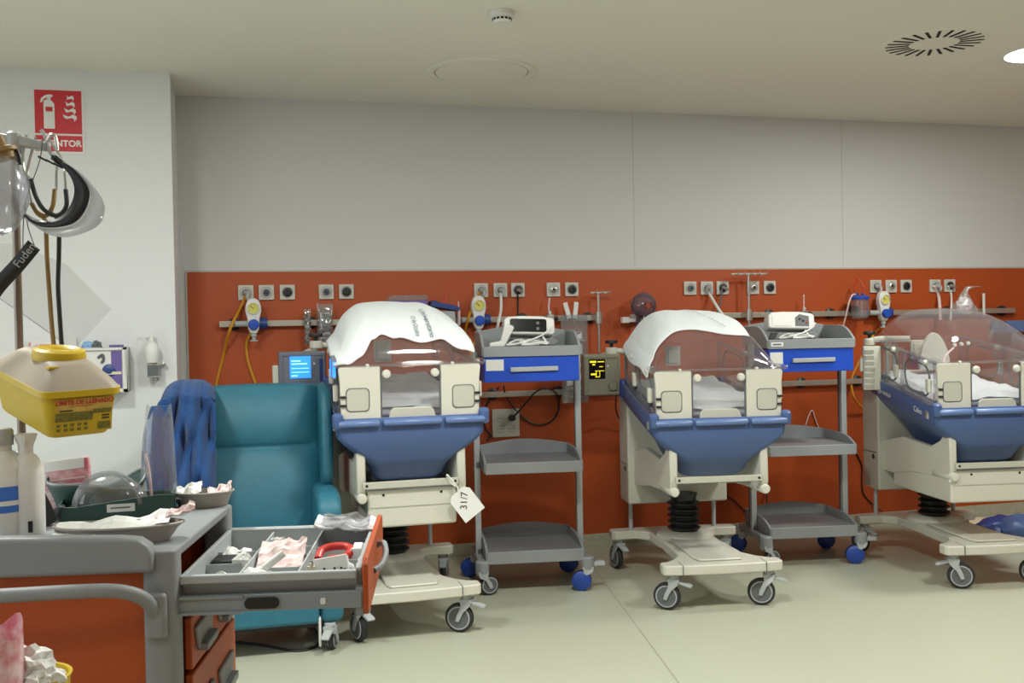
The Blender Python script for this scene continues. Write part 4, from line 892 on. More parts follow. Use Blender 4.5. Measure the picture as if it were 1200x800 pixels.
sl.ring_loft(rings).xf(lambda v: mt_ @ v).build('sleeve', M['navy'], o, smooth=True)
cable('floor_cable', [G(276, 752, .006), G(310, 756, .006), G(345, 762, .006), G(368, 758, .006), G(374, 748, .006), G(365, 735, .006), G(340, 728, .006)], .006, 'dark', 'black cable lying on the floor under the teal armchair')

# ------------------------------------------------------------------ treatment cart in the foreground
ct = empty('treatment_cart', (-.131, 2.08, 0), rad(-11)); tag(ct, 'orange and grey medical treatment cart in the left foreground with an open drawer', 'medical cart')
CTM = Matrix.Translation(ct.location) @ Matrix.Rotation(ct.rotation_euler.z, 4, 'Z'); CI = CTM.inverted()
L_, D_ = -.74, .535
MB().box(L_, .0, .0, D_, .930, .950).build('top_board', M['cartgrey'], ct, bevel=.006)
for x0, y0 in ((-.062, -.012), (L_, -.012), (-.062, D_ - .055), (L_, D_ - .055)):
    MB().prism(rrect(x0, x0 + .064, y0, y0 + .066, .018, 4), 'z', .10, .948 if y0 > 0 else .952).build('corner_post', M['cartgrey'], ct, smooth=True, bevel=.006)
MB().box(L_ + .03, -.03, .006, .018, .12, .93).build('end_panel', M['orange'], ct)
MB().box(L_ + .03, -.03, D_ - .02, D_ - .008, .12, .93).build('back_panel', M['orange'], ct)
MB().box(L_, L_ + .012, .02, D_ - .02, .12, .93).build('side_panel', M['orange'], ct)
MB().box(L_ + .01, -.01, .02, D_ - .02, .10, .13).build('floor_panel', M['cartgrey'], ct)
# rounded end rail standing above the top, nearest the viewer
rr_ = [(L_ - .05, .924), (-.035, .926), (-.035, .960), (-.042, .978), (-.062, .992), (-.10, .996), (-.30, 1.002), (L_ - .05, 1.002)]
MB().prism([(x, z - .012) for x, z in rr_], 'y', -.030, .012).build('end_rail', M['cartgrey'], ct, bevel=.010, seg=4)
# push handle
MB().tube([(L_ + .02, -.01, .80), (L_ + .03, -.06, .866), (L_ + .10, -.085, .889), (-.30, -.088, .896), (-.16, -.085, .898), (-.085, -.070, .892), (-.045, -.045, .868), (-.035, -.012, .825)], .0135, 14, 8).build('push_handle', M['cartgrey'], ct, smooth=True)
MB().box(-.055, -.012, -.030, -.008, .785, .875).build('handle_mount', M['cartgrey'], ct, bevel=.010, seg=3)
for k in range(3):
    z1 = .802 - k * .20; z0 = z1 - (.105 if k == 0 else .19)
    if k: z1 = .802 - .115 - (k - 1) * .20; z0 = z1 - .19
    d = MB().box(-.002, .014, .060, D_ - .062, z0, z1).build('drawer', M['orange'], ct, bevel=.004)
    zc = (z0 + z1) / 2
    for yy in (.16, .36):
        MB().prism([(yy - .085, zc + .030), (yy + .065, zc + .034), (yy + .045, zc - .018), (yy - .065, zc - .022)], 'x', .013, .022).build('handle_plate', M['cartgrey'], d, bevel=.004)
        MB().prism([(yy - .06, zc - .012), (yy + .04, zc - .008), (yy + .035, zc - .026), (yy - .055, zc - .028)], 'x', .014, .036).build('pull_lip', M['cartgrey'], d, bevel=.003)
# the open drawer
dx0, dx1, dy0, dy1, dz0, dz1 = .0, .355, .035, .50, .832, .893
drw = MB().box(dx0, dx1, dy0, dy1, dz0, dz0 + .006)
drw.prism([(dx0, dz0), (dx1, dz0), (dx1, dz1), (dx1 - .02, dz1), (dx0, dz1 - .004)], 'y', dy0, dy0 + .008)
drw.prism([(dx0, dz0), (dx1, dz0), (dx1, dz1), (dx0, dz1)], 'y', dy1 - .008, dy1)
drw.box(dx0, dx0 + .008, dy0, dy1, dz0, dz1).box(dx1 - .012, dx1, dy0, dy1, dz0, dz1 + .004)
D = drw.build('open_drawer', M['greyl'], ct, bevel=.002)
for a_, b2_ in ((dy0 - .014, dy0 + .002), (dy1 - .002, dy1 + .014)): MB().box(dx0, dx1 - .01, a_, b2_, dz1 - .016, dz1 + .002).build('drawer_rim', M['greyl'], D, bevel=.004)
MB().prism([(dy0 - .01, .805), (dy1 + .01, .805), (dy1 + .02, .82), (dy1 + .015, .905), (dy1, .918), (dy0, .918), (dy0 - .015, .905), (dy0 - .02, .82)], 'x', dx1 + .002, dx1 + .014).build('drawer_front', M['orange'], D, bevel=.004)
MB().prism([(dy0 - .014, .803), (dy0 + .005, .803), (dy0 + .005, .862), (dy0 - .018, .862)], 'x', dx1 - .012, dx1 + .004).build('front_edge', M['cartgrey'], D, bevel=.003)
MB().tube([(dx1 + .014, .30, .885), (dx1 + .030, .28, .893), (dx1 + .036, .24, .878), (dx1 + .028, .20, .862), (dx1 + .014, .18, .856)], .007, 10).build('drawer_pull', M['cartgrey'], D, smooth=True)
# slides
for yy in (dy0 - .020, dy1 + .004):
    s_ = MB().box(-.02, dx1 + .0, yy, yy + .012, .822, .856).build('slide_rail', M['slide'], D, bevel=.002)
    MB().box(-.0, .125, yy - .006, yy - .001, .820, .825).build('slide_lip', M['slide'], s_); MB().box(-.0, .125, yy - .006, yy - .001, .851, .856).build('slide_lip', M['slide'], s_)
    MB().prism(rrect(.128, .195, .828, .850, .010), 'y', yy - .005, yy - .001).build('slide_slot', M['dark'], s_)
    MB().prism(rrect(.275, .285, .832, .844, .003), 'y', yy - .003, yy + .001).build('slide_stop', M['white'], s_)
def wal(x0, y0, x1, y1, top=.885):
    d = Vector((x1 - x0, y1 - y0, 0)).normalized(); n = Vector((-d.y, d.x, 0)) * .0018
    a = Vector((x0, y0, 0)); b_ = Vector((x1, y1, 0))
    return MB().add([v + Vector((0, 0, z)) for z in (dz0 + .005, top) for v in (a - n, b_ - n, b_ + n, a + n)], [(0, 1, 2, 3), (4, 5, 6, 7), (0, 1, 5, 4), (1, 2, 6, 5), (2, 3, 7, 6), (3, 0, 4, 7)])
for seg_ in ((.108, dy0 + .008, .108, dy1 - .008), (.225, dy0 + .008, .225, dy1 - .008)): wal(*seg_).build('divider', M['greyl'], D)
for x0, x1, ys in ((.008, .108, (.13, .22, .34)), (.108, .225, (.17, .29, .38)), (.225, .343, (.11, .22, .36))):
    for yy in ys: wal(x0, yy, x1, yy, .872).build('divider', M['greyl'], D)
for k in range(7): MB().lathe((dx1 - .014, .10 + .05 * k, .872), [(0, -.008), (.008, -.006), (.008, .003)], (1, 0, 0), 12).build('peg', M['white'], D, smooth=True)
# supplies in it
def drop(name, mb, m, label, cat, group=None, **kw):
    o = mb.xf(lambda v: CTM @ v).build(name, M[m], None, **kw); return tag(o, label, cat, group)
def packet(x0, x1, y0, y1, z, tiltx, tilty, seed, th=.004):
    nx, ny = 10, 8; R = Matrix.Translation(((x0 + x1) / 2, (y0 + y1) / 2, z)) @ Matrix.Rotation(rad(tiltx), 4, 'X') @ Matrix.Rotation(rad(tilty), 4, 'Y')
    vs = [R @ Vector(((x1 - x0) * (i / nx - .5), (y1 - y0) * (j / ny - .5), .012 * noise.noise(Vector((i * .5, j * .6, seed))) + .004 * math.sin(i * 1.3 + seed))) for j in range(ny + 1) for i in range(nx + 1)]
    return MB().add(vs, [(j * (nx + 1) + i, j * (nx + 1) + i + 1, (j + 1) * (nx + 1) + i + 1, (j + 1) * (nx + 1) + i) for j in range(ny) for i in range(nx)])
drop('sterile_packet', packet(.115, .215, .20, .30, .882, 25, -4, 1), 'palep', 'pale pink sterile packet lying in the middle of the open drawer', 'packet', solid=.003)
o = drop('paper_packet', packet(.215, .355, .40, .50, .908, 4, 6, 2), 'paper', 'white paper packets lying across the far right corner of the open drawer', 'packet', solid=.004)
drop('paper_packet', packet(.235, .345, .385, .445, .922, 14, 2, 7), 'film2', 'clear and blue wrapped packet on the white packets at the far corner of the drawer', 'packet', solid=.003)
drop('paper_packet', packet(.125, .155, .33, .37, .880, 60, 5, 3), 'paper', 'small white packet standing upright near the far side of the drawer', 'packet', solid=.003)
drop('paper_packet', packet(.02, .08, .30, .36, .868, 15, 5, 4), 'paper', 'white packet in the far left compartment of the drawer', 'packet', solid=.003)
drop('dark_case', MB().box(.012, .09, .235, .30, .839, .876), 'dark', 'dark flat case in the left compartment of the drawer', 'case', bevel=.006)
for k, (x, y, a) in enumerate(((.075, .23, 40), (.095, .225, -30))):
    drop('crumpled_tissue', MB().blob((x, y, .868), .014, .012, .022, .6, 2, 20 + k, 5), 'paper', ('left' if k == 0 else 'right') + ' white crumpled tissue beside the dark case in the drawer', 'tissue')
drop('red_clamp', MB().tube([(.245, .235, .872), (.25, .262, .885), (.275, .275, .89), (.305, .268, .89), (.315, .245, .885), (.30, .225, .875), (.27, .222, .875)], .009, 10), 'redp', 'red plastic ring-shaped clamp in the right part of the drawer', 'clamp', smooth=True)
drop('white_box', MB().box(-.035, .035, -.02, .02, -.026, .026, Matrix.Translation((.285, .145, .868)) @ Matrix.Rotation(rad(-20), 4, 'X') @ Matrix.Rotation(rad(-8), 4, 'Y')), 'paper', 'small white box with black marks in the near right of the drawer', 'box', bevel=.002)
bx = bpy.data.objects['white_box']; bm_ = MB(); rr2 = random.Random(4)
for k in range(9):
    x = .255 + .007 * k; bm_.box(x, x + .003 + .002 * rr2.random(), .1190, .1205, .862 + .01 * rr2.random(), .870 + .012 * rr2.random())
bm_.xf(lambda v: CTM @ v).build('printed_mark', M['dark'], bx)
for k in range(5):
    drop('ampoule', MB().lathe((.238 + .012 * (k % 3), .125 + .03 * (k // 2), .838), [(0, 0), (.005, .001), (.005, .03), (.002, .036), (.003, .044), (0, .045)], n=12), 'cream3', 'ivory ampoule standing in the near right compartment of the drawer', 'ampoule', 'ampoules in the open drawer', smooth=True)
drop('white_box', MB().box(.318, .338, .235, .30, .839, .893), 'paper', 'narrow white carton behind the red clamp in the drawer', 'carton', bevel=.002)
for k, (x, y, r_) in enumerate(((.135, .10, .03), (.165, .09, .022), (.185, .12, .018))):
    drop('gauze_bundle', MB().blob((x, y, .872 - .01 * k), r_, r_ * .8, .016, .5, 3, 30 + k, 6), 'paper', ['largest white gauze bundle in the near middle compartment', 'middle-sized white gauze bundle in the near middle compartment', 'smallest white gauze bundle, rightmost in the near middle compartment'][k], 'gauze')
drop('gauze_bundle', MB().lathe((.15, .105, .885), [(0, 0), (.008, .001), (.008, .05), (0, .052)], (.7, .3, .5), 12), 'paper', 'rolled white packet leaning up in the near middle compartment of the drawer', 'roll', smooth=True)
drop('cotton_ball', MB().blob((.315, .16, .868), .016, .016, .012, .15, 2, 3), 'paper', 'white cotton ball right of the marked white box', 'cotton ball', smooth=True)
drop('gauze_bundle', MB().blob((.07, .075, .878), .014, .012, .014, .5, 2, 41), 'paper', 'small white scrap at the near left of the open drawer', 'gauze')

# ------------------------------------------------------------------ things on the cart top (z .95)
ZT = .950
def onl(px, py, z): return CI @ G(px, py, z)
# kidney dishes
def kidney(px, py, L, Wd, spin, label, seed):
    c = G(px, py, ZT); e = empty('kidney_dish', (c.x, c.y, ZT), spin); tag(e, label, 'kidney dish')
    def ringk(k_, z, n=40):
        out = []
        for i in range(n):
            t = 2 * math.pi * i / n; x = L / 2 * k_ * math.cos(t); y = Wd / 2 * k_ * math.sin(t)
            if y > 0: y *= .55 + .45 * min(1, (abs(x) / (L * .42)) ** 2)
            out.append(Vector((x, y, z)))
        return out
    MB().ring_loft([ringk(.80, .001), ringk(.93, .025), ringk(1.0, .032), ringk(1.04, .034), ringk(1.04, .037), ringk(.99, .038), ringk(.90, .025), ringk(.76, .006)]).build('dish', M['dish'], e, smooth=True)
    return e
k1 = kidney(238, 592, .145, .11, rad(-12), 'grey pulp kidney dish at the far right corner of the cart top', 1)
k2 = kidney(140, 634, .25, .12, rad(-8), 'grey pulp kidney dish with white wrappers at the near side of the cart top', 2)
kl = k1.location; k2l = k2.location
tag(packet(-.075, .0, -.035, .02, 0, 20, -20, 12).xf(lambda v: v + kl + Vector((0, 0, .038))).build('paper_wrapper', M['paper'], solid=.002), 'white paper wrapper in the far kidney dish', 'wrapper')
tag(packet(.01, .07, -.03, .02, 0, 20, -22, 13).xf(lambda v: v + kl + Vector((0, 0, .036))).build('paper_wrapper', M['palep'], solid=.002), 'pinkish wrapper at the right end of the far kidney dish', 'wrapper')
tag(packet(-.12, .10, -.05, .04, 0, 8, -4, 14).xf(lambda v: v + k2l + Vector((0, 0, .036))).build('paper_wrapper', M['paper'], solid=.002), 'long white wrapper filling the near kidney dish', 'wrapper')
tag(packet(.07, .15, -.015, .015, 0, 10, -16, 15).xf(lambda v: v + k2l + Vector((0, 0, .052))).build('paper_wrapper', M['palep'], solid=.002), 'narrow wrapper sticking out right of the near kidney dish', 'wrapper')
# green tray with clear cups, dark bag behind
a = G(70, 612, ZT); b_ = G(203, 603, ZT); ux = (b_ - a).normalized(); ang = math.atan2(ux.y, ux.x); wl = (b_ - a).length
e = empty('instrument_tray', (a.x, a.y, ZT), ang); tag(e, 'dark green open tray with a white label strip on the cart top', 'tray')
tr = MB(); 
tr.box(0, wl, 0, .13, .001, .006)
tr.prism([(0, 0), (wl, 0), (wl + .004, .048), (wl - .03, .050), (.03, .032), (-.004, .036)], 'y', -.004, .0).box(0, wl, .13, .134, .0, .04).box(-.004, 0, 0, .13, 0, .038).box(wl, wl + .004, 0, .13, 0, .048)
tb = tr.build('bin', M['green'], e, bevel=.002)
MB().box(.10, .16, -.0055, -.0042, .016, .034).build('label_strip', M['paper'], tb)
MB().box(.108, .15, -.0062, -.0055, .024, .027).build('printed_line', M['hub'], tb)
MB().blob((-.0, .01, .022), .016, .016, .016, .3, 2, 5).build('end_knob', M['dark'], e, smooth=True)
# clear cover (dome) over the tray and dark open pouch behind it
rings = []
for k in range(9):
    t = k / 8 * math.pi / 2
    rings.append([Vector((wl * .42 + .085 * math.cos(t) * math.cos(q), .06 + .05 * math.cos(t) * math.sin(q), .02 + .075 * math.sin(t))) for q in [2 * math.pi * i / 30 for i in range(30)]])
mt_ = Matrix.Translation(e.location) @ Matrix.Rotation(ang, 4, 'Z')
o = MB().ring_loft(rings, cap=False).xf(lambda v: mt_ @ v).build('clear_mask', M['film'], smooth=True); tag(o, 'clear plastic domed mask lying in the green tray', 'mask')
MB().tube([mt_ @ Vector((wl * .42 + .087 * math.cos(q), .06 + .052 * math.sin(q), .022)) for q in [2 * math.pi * i / 16 for i in range(17)]], .004, 8, 3).build('mask_rim', M['film'], o, smooth=True)
MB().tube([mt_ @ Vector((wl * .42 + .07 * math.cos(q), -.0, .03 + .075 * math.sin(q))) for q in [math.pi * i / 10 for i in range(11)]], .006, 8, 3).build('mask_edge', M['film'], o, smooth=True)
pc = G(110, 597, ZT); rings = []
for k in range(7):
    t = k / 6
    rings.append([Vector(((.085 + .028 * t) * math.cos(q), (.040 + .020 * t) * math.sin(q), .001 + .072 * t + (.014 * math.sin(q * 2 + 1) + .01 * math.sin(q * 3)) * t)) * (1 + .05 * noise.noise(Vector((math.cos(q) * 2, math.sin(q) * 2, t * 3)))) for q in [2 * math.pi * i / 30 for i in range(30)]])
mt_ = Matrix.Translation((P(113, 570, 2.60).x, 2.60, ZT)) @ Matrix.Rotation(rad(-8), 4, 'Z')
o = MB().ring_loft(rings, cap=False).ring_loft([rings[0], [Vector((0, 0, .002))] * 30], cap=False).xf(lambda v: mt_ @ v).build('open_pouch', M['green'], smooth=True, solid=.003); tag(o, 'dark green open pouch behind the clear mask on the cart top', 'pouch')
MB().tube([mt_ @ Vector((.114 * math.cos(q), .061 * math.sin(q), .074 + (.014 * math.sin(q * 2 + 1) + .01 * math.sin(q * 3)))) for q in [2 * math.pi * i / 24 for i in range(25)]], .0035, 6, 3).build('pouch_rim', M['film'], o, smooth=True)
# pink packet and white carton leaning behind
def lean(px, py, w, h, th, az, el, roll, m, name, label, cat, dy=0):
    c = P(px, 560, dy); R = Matrix.Translation((c.x, dy, ZT + .004)) @ Matrix.Rotation(rad(az), 4, 'Z') @ Matrix.Rotation(rad(el), 4, 'X') @ Matrix.Rotation(rad(roll), 4, 'Y')
    o = MB().box(-w / 2, w / 2, 0, th, 0, h, R).build(name, M[m], None, bevel=.003); tag(o, label, cat); return o, R
o, R_ = lean(78, 590, .11, .125, .02, -8, -12, -6, 'pink', 'pink_packet', 'pink and white printed packet leaning behind the dark pouch', 'packet', 2.60)
MB().box(-.055, .045, -.0015, 0, .100, .124, R_).build('white_band', M['paper'], o)
for k in range(5): MB().box(-.045, .045 - .01 * (k % 2), -.0015, 0, .02 + .014 * k, .024 + .014 * k, R_).build('printed_line', M['palep'], o)
o, R_ = lean(46, 585, .05, .16, .05, 30, -4, -16, 'paper', 'white_carton', 'white carton leaning between the bottles and the pink packet', 'carton', 2.50)
o, R_ = lean(58, 590, .04, .13, .03, 25, -4, -22, 'dark', 'black_case', 'narrow black case leaning right of the white carton', 'case', 2.44)
# bottles
def bottle(px, py, r, h, label, kind):
    c = G(px, py, ZT); e = empty('plastic_bottle', (c.x, c.y, ZT)); tag(e, label, 'bottle')
    MB().lathe((0, 0, 0), [(0, .001), (r * .9, .001), (r, .008), (r, h * .62), (r * .96, h * .70), (r * .6, h * .79), (r * .42, h * .81), (r * .42, h * .86)], n=36).build('body', M['white'], e, smooth=True)
    if kind == 0:
        MB().lathe((0, 0, h * .86), [(r * .5, 0), (r * .5, h * .12), (r * .44, h * .14), (0, h * .14)], n=28).build('cap', M['greyl'], e, smooth=True)
        MB().lathe((0, 0, 0), [(r + .0008, h * .30), (r + .0008, h * .52)], n=36, cap=False).build('label_band', M['lab'], e, smooth=True)
        MB().lathe((0, 0, 0), [(r + .0012, h * .36), (r + .0012, h * .40)], n=36, cap=False).build('label_stripe', M['white'], e, smooth=True)
    else:
        MB().lathe((0, 0, h * .86), [(r * .42, 0), (r * .42, h * .02), (r * .62, h * .10), (r * .66, h * .125), (r * .5, h * .13), (0, h * .13)], n=28).box(-.003, .003, -r * .64, -r * .3, h * .90, h * .98).build('flip_cap', M['white'], e, smooth=True)
        MB().box(r * .2, r * .45, -r * .98, -r * .93, h * .12, h * .22).build('printed_mark', M['dark'], e)
bottle(4, 638, .048, .235, 'white bottle with blue label at the left edge of the cart top', 0)
bottle(33, 636, .034, .225, 'plain white flip-top bottle standing right of the blue-labelled one', 1)
# tall clear bag standing in the tray
c = G(183, 600, ZT); e = empty('clear_bag', (c.x, c.y + .05, ZT + .007)); tag(e, 'tall clear crinkled plastic bag standing in front of the blue fleece', 'plastic bag')
rings = []
for k in range(16):
    t = k / 15; w = .045 * (1 - .35 * t) ; rings.append([Vector((.008 * t + w * math.cos(q) * (1 + .22 * noise.noise(Vector((math.cos(q) * 2, math.sin(q) * 2, t * 2 + 5)))), .7 * w * math.sin(q), .225 * t + (.02 * math.sin(q * 3) if k == 15 else 0))) for q in [2 * math.pi * i / 28 for i in range(28)]])
MB().ring_loft(rings, cap=False).build('bag', M['film'], e)
MB().tube([(-.01, -.03, .005), (-.014, -.033, .08), (-.022, -.03, .13)], .0035, 6).build('pink_stick', M['palep'], e, smooth=True)
# ------------------------------------------------------------------ pole with hanging gear
PY = 2.42
p0 = P(29, 560, PY); p1 = P(17, 165, PY); base = Vector((p0.x, PY, ZT)); 
e = empty('equipment_pole', (p0.x - .004, PY, 0)); tag(e, 'grey metal pole with cross arm at the left edge, rising from the treatment cart', 'pole')
zt = p1.z
MB().cyl((0, 0, .952), (0, 0, zt), .0085, n=18).build('tube', M['tanp'], e, smooth=True)
MB().lathe((0, 0, .951), [(.03, 0), (.03, .006), (.014, .012), (.012, .03), (0, .031)], n=24).build('foot', M['greyl'], e, smooth=True)
MB().lathe((0, 0, zt - .03), [(.013, 0), (.015, .008), (.015, .045), (.010, .05), (0, .05)], n=24).build('collar', M['greyl'], e, smooth=True)
MB().prism([(-.16, zt + .035), (-.01, zt + .012), (.0, zt + .016), (.065, zt - .004), (.068, zt - .022), (.0, zt - .010), (-.012, zt - .012), (-.16, zt + .008)], 'y', -.010, .010).build('cross_arm', M['greyl'], e, bevel=.004)
MB().tube([(.060, -.0, zt - .012), (.075, -.01, zt + .012), (.085, -.01, zt + .008), (.088, -.01, zt - .02)], .004, 8).build('hook', M['steel'], e, smooth=True)
PL = Vector((p0.x - .004, PY, 0))
def px_curve(pts, Y): return [P(x, y, Y + (d[0] if d else 0)) for x, y, *d in pts]
# stethoscopes
def steth(pts, m, label, ears, r=.0048):
    o = MB().tube(px_curve(pts, PY), r, 10).build('stethoscope', M[m], None, smooth=True); tag(o, label, 'stethoscope')
    for ea in ears: MB().tube(px_curve(ea, PY), .003, 8).build('ear_tube', M['steel'], o, smooth=True)
    return o
s1 = steth([(64, 222, -.01), (62, 240, -.02), (55, 252, -.02), (44, 249, -.02), (37, 238, -.02), (44, 250, -.02), (52, 256, -.02), (54, 268, -.02), (55, 300), (58, 345), (61, 385), (64, 412), (67, 430)], 'brown', 'tan-tubed stethoscope hanging from the pole arm', [[(66, 222, -.01), (66, 205, -.01), (66, 192), (58, 176)], [(37, 238, -.02), (34, 222, -.02), (32, 200), (42, 160)]])
s2 = steth([(77, 222, -.03), (78, 240, -.035), (72, 250, -.035), (62, 252, -.035), (50, 244, -.035), (42, 230, -.03), (36, 210, -.02), (42, 230, -.03), (52, 246, -.035), (66, 254, -.03), (69, 268, -.02), (69, 300), (68, 335), (70, 370), (72, 400), (74, 425)], 'dark', 'dark grey-tubed stethoscope hanging from the pole arm', [[(77, 222, -.03), (76, 205, -.02), (74, 190), (56, 160)], [(36, 210, -.02), (28, 200, -.01), (27, 180), (31, 158)]])
# face shield: dark headband and frosted visor curling round it
rings = []; n = 30
e = empty('face_shield', P(75, 225, PY - .03)); tag(e, 'face shield with dark headband and frosted visor hanging from the pole', 'face shield')
o0 = e.location
def arcpts(cx, cy, rx, ry, a0, a1, k, Y, n=26): return [P(cx + rx * math.cos(rad(a0 + (a1 - a0) * i / n)), cy + ry * math.sin(rad(a0 + (a1 - a0) * i / n)), Y(i / n) if callable(Y) else Y) - o0 for i in range(n + 1)]
inner = arcpts(55, 217, 44, 37, -62, 112, 0, lambda t: PY - .02 - .04 * math.sin(math.pi * t))
mid = arcpts(60, 222, 46, 42, -70, 114, 0, lambda t: PY - .03 - .10 * math.sin(math.pi * t))
q1 = [P(x, y, PY - .03 - .12 * math.sin(math.pi * i / 26)) - o0 for i, (x, y) in enumerate([(60 + (70 - 60) * 0, 183)] * 1)]
def cr(pts, n):
    pts = [Vector((a, b, 0)) for a, b in pts]; out = []
    L__ = len(pts) - 1
    for i in range(n + 1):
        t = i / n * L__; k = min(int(t), L__ - 1); f = t - k
        p0, p1, p2, p3 = pts[max(k - 1, 0)], pts[k], pts[k + 1], pts[min(k + 2, L__)]
        out.append(.5 * (2 * p1 + (p2 - p0) * f + (2 * p0 - 5 * p1 + 4 * p2 - p3) * f * f + (3 * p1 - p0 - 3 * p2 + p3) * f ** 3))
    return out
def band(pa, pb, dya, dyb, n=30):
    A_ = cr(pa, n); B_ = cr(pb, n)
    return [[P(A_[i].x, A_[i].y, PY - .02 - dya * math.sin(math.pi * i / n)) - o0 for i in range(n + 1)], [P(B_[i].x, B_[i].y, PY - .03 - dyb * math.sin(math.pi * i / n)) - o0 for i in range(n + 1)]]
IN = [(60, 186), (78, 200), (87, 218), (85, 236), (74, 252), (58, 259), (42, 257), (28, 250)]
MD = [(62, 180), (88, 200), (104, 222), (101, 243), (88, 260), (66, 266), (44, 264), (28, 252)]
OUT = [(68, 186), (96, 204), (119, 232), (122, 250), (112, 266), (82, 277), (56, 274), (30, 256)]
MB().ring_loft(band(IN, MD, .05, .05), cap=False, close=False).build('headband', M['dark'], e, smooth=True, solid=.004)
MB().ring_loft([band(MD, OUT, .05, .05)[0], band(MD, OUT, .05, .11)[1]], cap=False, close=False).build('visor', M['visor'], e, smooth=True, solid=.0015)
MB().tube([P(q.x, q.y, PY - .025 - .055 * math.sin(math.pi * i / 12)) - o0 for i, q in enumerate(cr([(x + (2 if x > 60 else 0), y + 1) for x, y in MD], 12))], .0022, 6, 3).build('band_edge', M['white'], e, smooth=True)
MB().tube([P(62, 183, PY - .02) - o0, P(58, 176, PY - .01) - o0, P(53, 160, PY) - o0, P(48, 152, PY) - o0], .004, 8).build('strap', M['greyl'], e, smooth=True)
for k in range(3): MB().box(-.010, .010, -.004, .004, -.002, .002, Matrix.Translation(P(50 + 9 * k, 186 + 4 * k, PY - .03) - o0) @ Matrix.Rotation(rad(28), 4, 'Y')).build('buckle', M['dark'], e)
# clear resuscitator mask at the very edge
c = P(2, 226, PY - .06); e = empty('resuscitation_mask', c); tag(e, 'clear round resuscitation bag hanging at the left edge of the photo', 'mask')
rings = []
for k in range(13):
    t = math.pi * k / 12; rings.append([Vector((.052 * math.sin(t) * math.cos(q), .05 * math.sin(t) * math.sin(q), .085 * math.cos(t))) * (1 + .10 * noise.noise(Vector((math.cos(q) * 2, math.sin(q) * 2, t * 2)))) for q in [2 * math.pi * i / 24 for i in range(24)]])
MB().ring_loft(rings, cap=False).build('bag', M['film2'], e, smooth=True)
MB().lathe((.01, 0, .07), [(.02, 0), (.022, .012), (.03, .014), (.03, .022), (.014, .028), (.012, .05), (0, .052)], (-.35, 0, 1), 20).build('valve', M['brown'], e, smooth=True)
MB().tube([Vector((-.03, 0, .13)), Vector((.0, 0, .105)), Vector((.03, 0, .09)), Vector((.038, 0, .06))], .004, 8).build('strap', M['dark'], e, smooth=True)
# black strap with lettering
def quad_strip(pa, Y, w, th=.003):
    return pa
st = MB(); pts = [(-30, 372), (-14, 352), (0, 333), (22, 309), (40, 287)]
ct_ = cr(pts, 16); A_, B_ = [], []
for i, q in enumerate(ct_):
    d = (ct_[min(i + 1, 16)] - ct_[max(i - 1, 0)]).normalized(); nn = Vector((-d.y, d.x, 0)) * 9
    A_.append(P(q.x + nn.x, q.y + nn.y, PY - .05)); B_.append(P(q.x - nn.x, q.y - nn.y, PY - .05))
o = st.ring_loft([A_, B_], cap=False, close=False).build('black_strap', M['dark'], solid=.003, smooth=True); tag(o, 'black woven strap with white lettering hanging at the left edge', 'strap')
ctr = P(29, 299, PY - .054); dv = (P(38, 289, PY - .054) - P(22, 309, PY - .054)).normalized()
an = math.atan2(dv.z, dv.x)
text('Fuden', .024, M['greyl'], o, Matrix.Translation(ctr) @ FRONT @ Matrix.Rotation(an, 4, 'Z'))
MB().tube([P(40, 287, PY - .05), P(34, 270, PY - .04), P(31, 255, PY - .03), P(30, 235, PY - .03), P(46, 190, PY - .02), P(50, 162, PY - .01)], .0012, 6).build('cord', M['hub'], o, smooth=True)
MB().tube([P(27, 290, PY - .05), P(27, 270, PY - .04), P(28, 252, PY - .03)], .0012, 6).build('cord', M['hub'], o, smooth=True)
# clear sheet hanging behind the pole
sh_ = [(-20, 340), (0, 350), (40, 377), (78, 404), (108, 392), (150, 348), (78, 303), (30, 290)]
o = MB().prism([(P(x, y, PY + .3).x, P(x, y, PY + .3).z) for x, y in sh_[:4] + [(92, 404), (130, 362), (78, 310), (20, 285), (-20, 285)]], 'y', PY + .300, PY + .302).build('clear_sheet', clear('thin_clear_sheet', '#fafafa', .0, .2, white=.05, wcol='#d8dada')); tag(o, 'thin clear plastic sheet hanging behind the pole', 'plastic sheet')
MB().tube([P(x, y, PY + .299) for x, y in ((-20, 338), (0, 350), (40, 377), (76, 403))], .0014, 6, 2).build('sheet_edge', M['greyl'], o)
MB().tube([P(-14, 338, PY + .30), P(-14, 200, PY + .1), P(-10, 150, PY)], .0012, 6, 2).build('hanger_cord', M['hub'], o)
# ------------------------------------------------------------------ sharps container on the pole bracket
SY = 2.20
Cc = EYE + ray(51, 461) * 1.95                                   # near top corner of the tub
rh = R0.copy(); fh = Vector((math.sin(TH), math.cos(TH), 0))
ax = (rh + fh).normalized(); bx2 = (-rh + fh).normalized()      # along the labelled side, along the other side
e = empty('sharps_container', (Cc.x, Cc.y, Cc.z - .09)); tag(e, 'yellow sharps container with grey lid and printed label on a pole bracket', 'sharps container'); o0 = e.location.copy()
WA, WB, HT = .150, .29, .092
def SQ(u, v, z):                                                  # u along label side, v along the far side, z from tub floor
    return Cc - o0 + ax * u + bx2 * v + Vector((0, 0, z - HT + .17 * v + .02 * u))
def sring(i, z, r=.02, k=5): return [SQ(u, v, z) for u, v in rrect(i, WA - i, i, WB - i, r, k)]
body = MB().ring_loft([sring(.018, .0, .018), sring(.012, .008, .022), sring(.001, HT - .012, .024), sring(-.006, HT - .010, .026), sring(-.006, HT + .002, .026)]).build('tub', M['yplast'], e, smooth=True)
